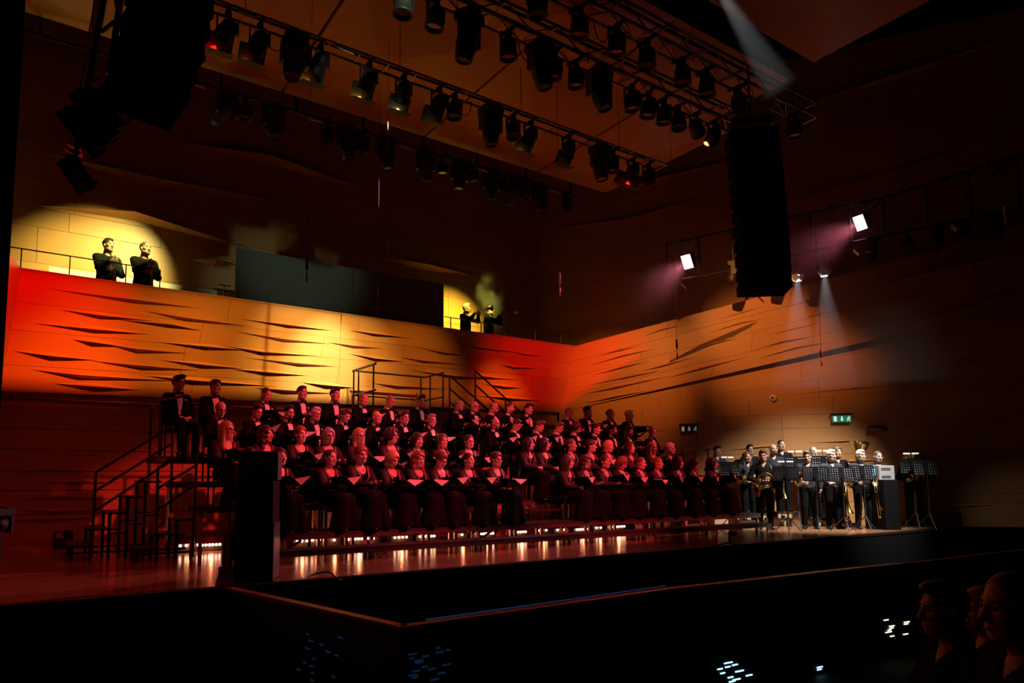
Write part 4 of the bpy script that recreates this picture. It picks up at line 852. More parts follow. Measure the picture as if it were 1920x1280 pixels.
def pose(sit=True, female=False, wr=None, hands=('relaxed', 'relaxed'), fing=None, palm=None, head=(0., 0., 0.), stance=.11, lean=0., kind='m1', belly=0.):
    """wr: wrist targets (right hand at -X, left hand at +X when seen from behind...) in body space, facing -Y"""
    p = Pose(); p.f = female; p.sit = sit; p.kind = kind; p.belly = belly
    hz = (.47 if female else .54) if sit else .93; p.hip = Vector((0, 0, hz)); p.zs = hz
    sp = .50 if not female else .475
    R = Matrix.Rotation(lean, 3, 'X')
    def tr(x, y, z): return p.hip+R@Vector((x, y, z))
    p.waist = tr(0, 0, .2); p.chest = tr(0, .005, .36); p.nb = tr(0, .02, sp+.04)
    sw = .185 if not female else .170
    p.sh = {s: tr(s*sw, .01, sp-.025) for s in (-1, 1)}; p.hd = tr(0, -.03 if not sit else -.035, sp+.215)
    p.hrot = Euler(head).to_matrix(); p.hM = Matrix.Translation(p.hd)@p.hrot.to_4x4()@Matrix.Scale(1.10 if female else 1.03, 4)
    p.hp = {s: Vector((s*.095, 0, hz-.01)) for s in (-1, 1)}
    if sit: p.kn = {s: Vector((s*(.13 if not female else .085), -.44, .50 if not female else .47)) for s in (-1, 1)}; p.an = {s: Vector((s*(.12 if not female else .08), -.42, .08)) for s in (-1, 1)}
    else: p.kn = {s: Vector((s*stance*.95, -.02, .5)) for s in (-1, 1)}; p.an = {s: Vector((s*stance, .02, .085)) for s in (-1, 1)}
    p.el, p.wr = {}, {}; l1, l2 = (.29, .25) if not female else (.265, .235)
    for i, s in enumerate((-1, 1)):
        t = V(wr[i]); p.el[s], p.wr[s] = ik(p.sh[s], t, l1, l2, (s*.75, .35, -.8))
    p.hands = hands; p.fing = fing or [(0, -1, 0)]*2; p.palm = palm or [(0, 0, -1)]*2
    return p
def torso(P, p, g=0.):
    fe = p.f
    d = el(P, p.hip+Vector((0, .01, .04)), (.165+g, .115+g, .12+g)); d = smin(d, rc(P, p.waist+Vector((-.05, 0, 0)), p.waist+Vector((.05, 0, 0)), (.088 if fe else .098)+g, (.088 if fe else .098)+g), .09)
    if p.belly: d = smin(d, el(P, p.waist+Vector((0, -.05, -.03)), (.13+p.belly+g, .1+p.belly+g, .14+g)), .06)
    d = smin(d, el(P, p.chest, ((.142 if fe else .165)+g, (.098 if fe else .112)+g, .17+g)), .08)
    if fe:
        for s in (-1, 1): d = smin(d, el(P, p.chest+Vector((s*.065, -.075, -.01)), (.058+g, .052+g, .06+g)), .035)
    d = smin(d, rc(P, p.sh[-1]*.88+p.sh[1]*.12, p.sh[1]*.88+p.sh[-1]*.12, .052+g, .052+g), .06)
    return d
def arms(P, p, g=0., cut=0.):
    d = None; r = (.053, .044, .028) if p.f else (.054, .044, .030)
    for s in (-1, 1):
        w_ = p.el[s].lerp(p.wr[s], 1-cut)
        a = smin(rc(P, p.sh[s], p.el[s], r[0]+g, r[1]+g), rc(P, p.el[s], w_, r[1]+g, r[2]+g), .03); d = a if d is None else np.minimum(d, a)
    return d
def legs(P, p, g=0., cut=0.):
    d = None; r = (.078, .056, .040)
    for s in (-1, 1):
        a = smin(rc(P, p.hp[s], p.kn[s], r[0]+g, r[1]+g), rc(P, p.kn[s], p.kn[s].lerp(p.an[s], 1-cut), r[1]+g, r[2]+g), .03); d = a if d is None else smin(d, a, .02)
    return d
def feet(P, p, g=0.):
    d = None
    for s in (-1, 1):
        a = p.an[s]; q = rc(P, (a.x, a.y+.035, .045), (a.x+s*.03, a.y-.15, .03), .043+g, .033+g); d = q if d is None else np.minimum(d, q)
    return d
def bounds(p, pad=.12):
    pts = [p.hip, p.chest, p.nb]+[q for D_ in (p.sh, p.el, p.wr, p.kn, p.an) for q in D_.values()]
    lo = [min(q[i] for q in pts)-pad for i in range(3)]; hi = [max(q[i] for q in pts)+pad for i in range(3)]; lo[2] = -.03; lo[1] -= .12; return lo, hi
def body_mesh(p):
    lo, hi = bounds(p, .16)
    fn = lambda P: smin(smin(smin(torso(P, p), arms(P, p), .04), smin(legs(P, p), feet(P, p), .03), .05), rc(P, p.nb+Vector((0, 0, -.06)), p.hd+p.hrot@Vector((0, .02, -.08)), .062, .052), .04)
    g = G().add(polygonize(fn, lo, hi, .026)); gadd(g, HEADS[p.kind], p.hM)
    for i, s in enumerate((-1, 1)):
        v, f = HANDS[p.hands[i]][-s]; g.add((v, f), Matrix.Translation(p.wr[s])@frame(p.fing[i], p.palm[i])@Matrix.Scale(.9 if p.f else 1., 4))
    return g.mesh('body', [M_SKIN, M_EYE, M_LIP, M_BROW])
def vneck(P, p, z0, slope, wmax, ymax=.0):
    """negative inside the V opening of a jacket front"""
    c = p.chest; x = np.abs(P[..., 0]-c.x); return np.maximum(np.maximum(x-np.minimum(np.maximum((P[..., 2]-z0)*slope, -1), wmax), P[..., 1]-(c.y+ymax)), z0-P[..., 2])
def necktop(P, p, dz=.0): return P[..., 2]-(p.nb.z+.02+dz)-np.maximum(0, np.abs(P[..., 0]-p.nb.x)-.095)*3
def tux_parts(p):
    lo, hi = bounds(p, .17); q = {}; hem = p.hip.z-(.12 if not p.sit else .02)
    zv = p.waist.z-.10
    f_sh = lambda P: np.maximum(np.maximum(torso(P, p, .006), necktop(P, p, .03)), np.maximum(np.abs(P[..., 0])-.11, np.maximum(p.hip.z+.05-P[..., 2], P[..., 1]-p.chest.y-.02)))
    q['shirt'] = sdf_mesh('shirt', lambda P: np.minimum(f_sh(P), np.maximum(rc(P, p.nb+Vector((0, 0, -.03)), p.nb.lerp(p.hd+p.hrot@Vector((0, .02, -.09)), .62), .072, .068), -rc(P, p.nb, p.hd, .045, .045))), (p.chest.x-.16, p.chest.y-.24, p.hip.z), (p.chest.x+.16, p.chest.y+.16, p.nb.z+.14), .014, M_SHIRT)
    f_j = lambda P: np.maximum(np.maximum(np.maximum(smin(torso(P, p, .020), arms(P, p, .013, .06), .035), -vneck(P, p, zv, .16, .056)), necktop(P, p)), hem-P[..., 2])
    q['jacket'] = sdf_mesh('jacket', f_j, lo, hi, .0195, M_TUX if p.suit != 'suit' else M_SUIT)
    f_t = lambda P: np.maximum(np.maximum(smin(el(P, p.hip+Vector((0, .01, 0)), (.17, .125, .12)), legs(P, p, .018, .04), .05), P[..., 2]-p.hip.z-.1), .05-P[..., 2])
    q['trousers'] = sdf_mesh('trousers', f_t, lo, [hi[0], hi[1], p.hip.z+.16], .024, M_TUX if p.suit != 'suit' else M_SUIT)
    q['shoes'] = sdf_mesh('shoes', lambda P: np.maximum(feet(P, p, .012), P[..., 2]-.11), [lo[0], min(p.an[1].y, p.an[-1].y)-.24, -.02], [hi[0], max(p.an[1].y, p.an[-1].y)+.12, .16], .015, M_SHOE)
    return q
def fy(p, x, z):   # y of the torso front at (x, z)
    ys = np.linspace(p.chest.y-.3, p.chest.y, 80, dtype=np.float32); P = np.stack([np.full(80, x), ys, np.full(80, z)], -1).astype(np.float32); d = torso(P, p, .008)
    k = np.argmax(d < 0); return float(ys[k]) if (d < 0).any() else p.chest.y-.1
def bow_mesh(p):
    z = p.nb.z+.012; y = min(fy(p, 0, p.nb.z-.05), p.nb.y-.075)-.012; m_ = MB()
    for s in (-1, 1): m_.hexa([(0, y-.008, z-.012), (s*.062, y-.006, z-.030), (s*.062, y+.006, z-.030), (0, y+.008, z-.012), (0, y-.008, z+.012), (s*.062, y-.006, z+.030), (s*.062, y+.006, z+.030), (0, y+.008, z+.012)])
    m_.box((0, y-.004, z), (.022, .024, .026)); return m_.mesh('bow_tie', M_TUX)
def square_mesh(p):
    x, z = .095, p.chest.z+.06; y = fy(p, x, z)-.017; return MB().hexa([(x-.03, y, z), (x+.03, y+.012, z+.004), (x+.03, y+.02, z+.004), (x-.03, y+.01, z), (x-.028, y-.002, z+.016), (x+.028, y+.01, z+.03), (x+.028, y+.02, z+.03), (x-.028, y+.01, z+.016)]).mesh('pocket_square', M_SHIRT)
def band_parts(p, shirt):
    lo, hi = bounds(p, .17); q = {}
    f_s = lambda P: np.maximum(np.maximum(np.maximum(smin(torso(P, p, .014), arms(P, p, .012, .05), .03), necktop(P, p, .02)), p.hip.z-.02-P[..., 2]), -vneck(P, p, p.nb.z-.09, .5, .05))
    q['shirt'] = sdf_mesh('shirt', f_s, lo, hi, .0195, SH[shirt])
    q['collar'] = sdf_mesh('collar', lambda P: np.maximum(np.maximum(rc(P, p.nb+Vector((0, .0, -.04)), p.nb.lerp(p.hd+p.hrot@Vector((0, .02, -.09)), .5), .078, .072), -rc(P, p.nb+Vector((0, 0, -.2)), p.hd, .058, .056)), np.minimum(P[..., 1]-p.nb.y+.0, np.abs(P[..., 0])*-1+.02)*0-1), p.nb-Vector((.14, .14, .1)), p.nb+Vector((.14, .14, .14)), .013, SH[shirt])
    f_t = lambda P: np.maximum(np.maximum(smin(el(P, p.hip+Vector((0, .01, 0)), (.168, .12, .12)), legs(P, p, .02, .04), .05), P[..., 2]-p.hip.z-.05), .05-P[..., 2])
    q['trousers'] = sdf_mesh('trousers', f_t, lo, [hi[0], hi[1], p.hip.z+.12], .024, mat('black_trousers', (.006, .006, .007), .9, spec=.08))
    q['shoes'] = sdf_mesh('shoes', lambda P: np.maximum(feet(P, p, .012), P[..., 2]-.11), [lo[0], min(p.an[1].y, p.an[-1].y)-.24, -.02], [hi[0], max(p.an[1].y, p.an[-1].y)+.12, .16], .015, M_SHOE)
    m_ = MB(); m_.box((0, fy(p, 0, p.hip.z+.03)-.02, p.hip.z+.035), (.045, .012, .035)); q['belt_buckle'] = m_.mesh('belt_buckle', mat('buckle', (.5, .5, .48), .3, .9))
    return q
def woman_parts(p):
    lo, hi = bounds(p, .18); q = {}
    def f_d(P):
        d = smin(torso(P, p, .012), legs(P, p, .012), .05)
        if p.sit:
            d = smin(d, rc(P, (-.05, -.05, .49), (-.07, -.42, .48), .14, .12), .05); d = smin(d, rc(P, (.05, -.05, .49), (.07, -.42, .48), .14, .12), .05)
            for s_ in (-1, 1): d = smin(d, rc(P, (s_*.06, -.42, .46), (s_*.13, -.44, -.02), .12, .17), .05)
            d = d+.006*np.sin(np.arctan2(P[..., 0], P[..., 1]+.3)*13)*np.clip((.5-P[..., 2])*3, 0, 1)
        else: d = smin(d, rc(P, (0, 0, .9), (0, .0, .1), .15, .2), .06)
        sc = el(P, p.nb+Vector((0, -.07, -.015)), (.088, .10, .125))
        return np.maximum(np.maximum(np.maximum(d, necktop(P, p, -.01)), -sc), .012-P[..., 2])
    q['dress'] = sdf_mesh('dress', f_d, [min(lo[0], -.36), min(lo[1], -.70), -.02], [max(hi[0], .36), hi[1], p.nb.z+.1], .024, M_DRESS)
    f_b = lambda P: np.maximum(np.maximum(np.maximum(smin(torso(P, p, .016), arms(P, p, .022, .08), .04), necktop(P, p, -.005)), p.waist.z-.05-P[..., 2]), -np.maximum(np.abs(P[..., 0])-np.clip((P[..., 2]-p.waist.z+.05)*.24+.02, .03, .095), P[..., 1]-p.chest.y-.01))
    q['bolero'] = sdf_mesh('bolero', f_b, lo, hi, .0205, M_SHEER)
    def f_st(P):
        xo = np.clip((P[..., 2]-p.waist.z+.05)*.24+.035, .04, .11)
        return np.maximum(np.maximum(np.abs(torso(P, p, .020))-.010, np.abs(np.abs(P[..., 0])-xo)-.021), np.maximum(P[..., 1]-p.chest.y-.03, np.maximum(p.waist.z-.04-P[..., 2], P[..., 2]-p.nb.z-.0)))
    q['stole'] = sdf_mesh('stole', f_st, (-.2, p.chest.y-.26, p.hip.z), (.2, p.chest.y+.1, p.nb.z+.06), .0125, M_STOLE)
    return q
# ---- hair styles in the head frame
def hair_mesh(style):
    def face(P, x0=.064, y0=-.035, zt=.062):
        if x0 > .1: return np.maximum(np.maximum(np.abs(P[..., 0])-x0, P[..., 1]-y0), P[..., 2]-zt)
        return np.minimum(el(P, (0, -.11, -.03), (x0+.010, .138+y0, zt+.062)), np.maximum(np.maximum(np.abs(P[..., 0])-x0*.9, P[..., 1]-y0), P[..., 2]+.02))
    cr = lambda P, g: el(P, (0, .016, .036), (.077+g, .097+g, .093+g))
    ear = lambda P: np.maximum(np.abs(P[..., 1]-.005)-.03, np.maximum(np.abs(P[..., 2]+.015)-.035, .05-np.abs(P[..., 0])))
    temple = lambda P: np.maximum(P[..., 1]+.022, P[..., 2]-.038)
    lo, hi, h = (-.14, -.15, -.2), (.14, .17, .19), .0082
    if style == 'short': fn = lambda P: np.maximum(np.maximum(np.maximum(smin(cr(P, .010), el(P, (0, -.02, .11), (.06, .075, .03)), .03), -face(P)), np.maximum(-.055-P[..., 2], -(P[..., 2]+.02+(P[..., 1]+.02)*-1.2)-.06)), -ear(P))
    elif style == 'quiff': fn = lambda P: np.maximum(np.maximum(np.maximum(smin(cr(P, .010), el(P, (.015, -.05, .118), (.06, .06, .04)), .03), -face(P)), -.05-P[..., 2]), -ear(P))
    elif style == 'buzz': fn = lambda P: np.maximum(np.maximum(np.maximum(cr(P, .004), -face(P, .06, -.04, .075)), -.045-P[..., 2]), -ear(P))
    elif style == 'fringe': fn = lambda P: np.maximum(np.maximum(np.maximum(cr(P, .009), -face(P, .12, -.005, .2)), np.maximum(-.055-P[..., 2], P[..., 2]-.045-P[..., 1]*.25)), -ear(P))
    elif style == 'bob': fn = lambda P: np.maximum(np.maximum(smin(cr(P, .022), rc(P, (0, .03, .0), (0, .035, -.10), .10, .092), .04), -face(P, .06, -.025, .055)), -.135-P[..., 2])
    elif style == 'bangs': fn = lambda P: np.maximum(np.maximum(smin(cr(P, .02), rc(P, (0, .03, .0), (0, .035, -.09), .098, .088), .04), -face(P, .058, -.02, .038)), -.125-P[..., 2])
    elif style == 'curly':
        def fn(P): return np.maximum(smin(cr(P, .032), el(P, (0, .04, .02), (.115, .11, .1)), .03)+.005*(np.sin(P[..., 0]*73+1.3)*np.sin(P[..., 1]*81)+np.sin(P[..., 2]*91+.5)*np.sin(P[..., 0]*57+2)+np.sin(P[..., 1]*110+P[..., 2]*60)), -face(P, .058, -.02, .055))
    elif style == 'short_f': fn = lambda P: np.maximum(np.maximum(np.maximum(smin(cr(P, .02), el(P, (0, .02, .10), (.075, .09, .045)), .03), -face(P, .062, -.03, .058)), -.07-P[..., 2]+P[..., 1]*-.2), -ear(P))
    elif style == 'updo': fn = lambda P: np.minimum(np.maximum(np.maximum(cr(P, .010), -face(P, .062, -.03, .066)), -.05-P[..., 2]), el(P, (0, .125, .03), (.045, .035, .045)))
    elif style == 'long':
        lo = (-.16, -.15, -.36)
        fn = lambda P: np.maximum(smin(smin(cr(P, .016), rc(P, (0, .045, .0), (0, .075, -.3), .095, .07), .04), np.minimum(rc(P, (.07, .0, -.02), (.09, -.01, -.26), .032, .026), rc(P, (-.07, .0, -.02), (-.09, -.01, -.26), .032, .026)), .03), -face(P, .056, -.01, .058))
    elif style == 'wavy':
        lo = (-.17, -.15, -.32)
        def fn(P): return np.maximum(smin(smin(cr(P, .024), rc(P, (0, .045, .0), (0, .06, -.2), .105, .095), .04), np.minimum(rc(P, (.075, .0, -.02), (.095, -.01, -.2), .038, .034), rc(P, (-.075, .0, -.02), (-.095, -.01, -.2), .038, .034)), .03)+.006*np.sin(P[..., 2]*70)*np.sin(P[..., 0]*50), -face(P, .054, -.01, .052))
    elif style == 'beard': fn = lambda P: np.maximum(np.maximum(skull(P)-.009, P[..., 2]+.038+np.maximum(0, .05-np.abs(P[..., 0]))*.35), np.maximum(P[..., 1]-.0, -np.maximum(np.maximum(np.abs(P[..., 0])-.018, np.abs(P[..., 2]+.063)-.007), P[..., 1]+.06)))
    if style in ('short', 'quiff', 'buzz', 'short_f', 'updo'):
        f0 = fn; fn = lambda P: np.maximum(f0(P), -temple(P))
    return polygonize(fn, lo, hi, h)
HMESH = {}
def hair_obj(style, col, parent, M, name='hair'):
    k = (style, col)
    if k not in HMESH:
        if style not in HMESH: HMESH[style] = hair_mesh(style)
        HMESH[k] = G().add(HMESH[style]).mesh(name, [HAIR[col]])
    return inst(name, HMESH[k], parent, M)
gm = MB()
for s in (-1, 1):
    gm.tube([(s*(.033+.023*math.cos(a)), -.103+.004*abs(math.cos(a)), .008+.018*math.sin(a)) for a in np.linspace(0, 2*math.pi, 13)], .0028, 5, cap=False); gm.tube([(s*.056, -.098, .012), (s*.078, -.05, .014), (s*.084, .02, .01)], .0025, 5)
gm.tube([(-.011, -.106, .012), (.011, -.106, .012)], .0025, 5)
GLASS = gm.mesh('glasses', M_BLACK, True)
# ---- prototypes: dict of part meshes + head matrix
PROTO = {}
def proto(key, p, parts, extra=None):
    q = {'body': body_mesh(p)}; q.update(parts); q.update(extra or {}); PROTO[key] = (q, p.hM, p)
def person(key, loc, rz, label, group, hair=None, col='dark', glasses=False, beard=None, sc=1., extra=()):
    q, hM, p = PROTO[key]; t = thing('person', label, 'person', loc, rz, group); t.scale = (sc,)*3
    for k, me in q.items(): inst(k, me, t)
    if hair: hair_obj(hair, col, t, hM)
    if glasses: inst('glasses', GLASS, t, hM)
    if beard: hair_obj('beard', beard, t, hM, 'beard')
    return t
PI = math.pi
# choir men (seated): r = right hand (-X), l = left hand (+X)
HOLD = dict(wr=[(-.10, -.30, .80), (.13, -.30, .78)], hands=('relaxed', 'relaxed'), fing=[(.5, -.85, .1), (-.5, -.85, .1)], palm=[(.3, .2, .9), (-.3, .2, .9)])
LAP = dict(wr=[(-.09, -.27, .66), (.10, -.27, .66)], hands=('relaxed', 'relaxed'), fing=[(.8, -.6, -.1), (-.8, -.6, -.1)], palm=[(0, .2, -1), (0, .2, -1)])
for k, hd, arm, hk in [('man_up', (.0, 0, .15), HOLD, 'm1'), ('man_down', (.42, 0, .1), HOLD, 'm2'), ('man_side', (.05, 0, .45), LAP, 'm1'), ('man_front', (.12, .05, -.05), HOLD, 'm2')]:
    p = pose(True, False, head=hd, kind=hk, belly=.02 if hk == 'm2' else 0., **arm); p.suit = 'tux'
    proto(k, p, tux_parts(p), {'bow_tie': bow_mesh(p), 'pocket_square': square_mesh(p)})
HOLDW = dict(wr=[(-.06, -.33, .70), (.15, -.28, .70)], hands=('relaxed', 'open'), fing=[(.6, -.8, .1), (-.3, -.9, .2)], palm=[(.2, .2, .95), (-.3, .2, .9)])
LAPW = dict(wr=[(-.06, -.30, .66), (.08, -.30, .67)], hands=('relaxed', 'relaxed'), fing=[(.8, -.6, -.1), (-.8, -.6, -.1)], palm=[(0, .2, -1), (0, .2, -1)])
for k, hd, arm, hk in [('woman_up', (-.02, 0, .12), HOLDW, 'f1'), ('woman_down', (.45, 0, .05), HOLDW, 'f2'), ('woman_side', (.0, 0, .4), LAPW, 'f1'), ('woman_front', (.1, 0, -.08), HOLDW, 'f2')]:
    p = pose(True, True, head=hd, kind=hk, **arm); proto(k, p, woman_parts(p))
# ------------------------------------------------------------------ choir
M_COVER = mat('folder_black', (.006, .006, .007), .7, spec=.2); M_PAGE = mat('music_paper', (.72, .68, .66), .8)
def folder_kit(phi, tilt):
    """open folder: spine along y, covers rise to both sides, one stack of pages on each cover"""
    q = {}; R = Matrix.Rotation(tilt, 3, 'X')
    for s in (-1, 1):
        d = Vector((s*math.cos(phi), 0, math.sin(phi))); n = Vector((-s*math.sin(phi), 0, math.cos(phi)))
        for nm, w_, h_, t0, t1, m_ in (('cover', .245, .33, 0, .006, M_COVER), ('page', .225, .305, .007, .012, M_PAGE)):
            a = d*.006; b = d*w_; qd = [a+n*t0, b+n*t0, b+n*t1, a+n*t1]
            q[nm+('_right' if s > 0 else '_left')] = MB().hexa([R@(v+Vector((0, -h_/2, 0))) for v in qd]+[R@(v+Vector((0, h_/2, 0))) for v in qd]).mesh(nm, m_)
    return q
FK = [folder_kit(.62, -.10), folder_kit(.42, .05), folder_kit(.8, -.25)]
def choir_folder(pt, k, pos, label, group):
    t = thing('choir_folder', label, 'folder', pt.matrix_basis@Vector(pos), pt.rotation_euler.z+.12, group)
    for nm, me in FK[k].items(): inst(nm.split('_')[0], me, t)
    return t
CH = {}
ch = MB(); ch.box((0, .03, .43), (.42, .42, .035)); CH['seat'] = ch.mesh('seat', M_BLACK)
ch = MB(); ch.box((0, .255, .72), (.40, .03, .30)); CH['backrest'] = ch.mesh('backrest', M_BLACK)
CHL = MB().box((0, 0, .207), (.026, .026, .414)).mesh('leg', M_STEEL); CHP = MB().box((0, 0, .32), (.026, .026, .64)).mesh('leg', M_STEEL)
def chair(loc, label, group, rz=0.):
    t = thing('choir_chair', label, 'chair', loc, rz, group)
    for k, me in CH.items(): inst(k, me, t)
    for sx in (-.19, .19): inst('leg', CHL, t, Matrix.Translation((sx, -.15, 0))); inst('leg', CHP, t, Matrix.Translation((sx, .235, 0)))
    return t
RN = ['front', 'second', 'third', 'top']
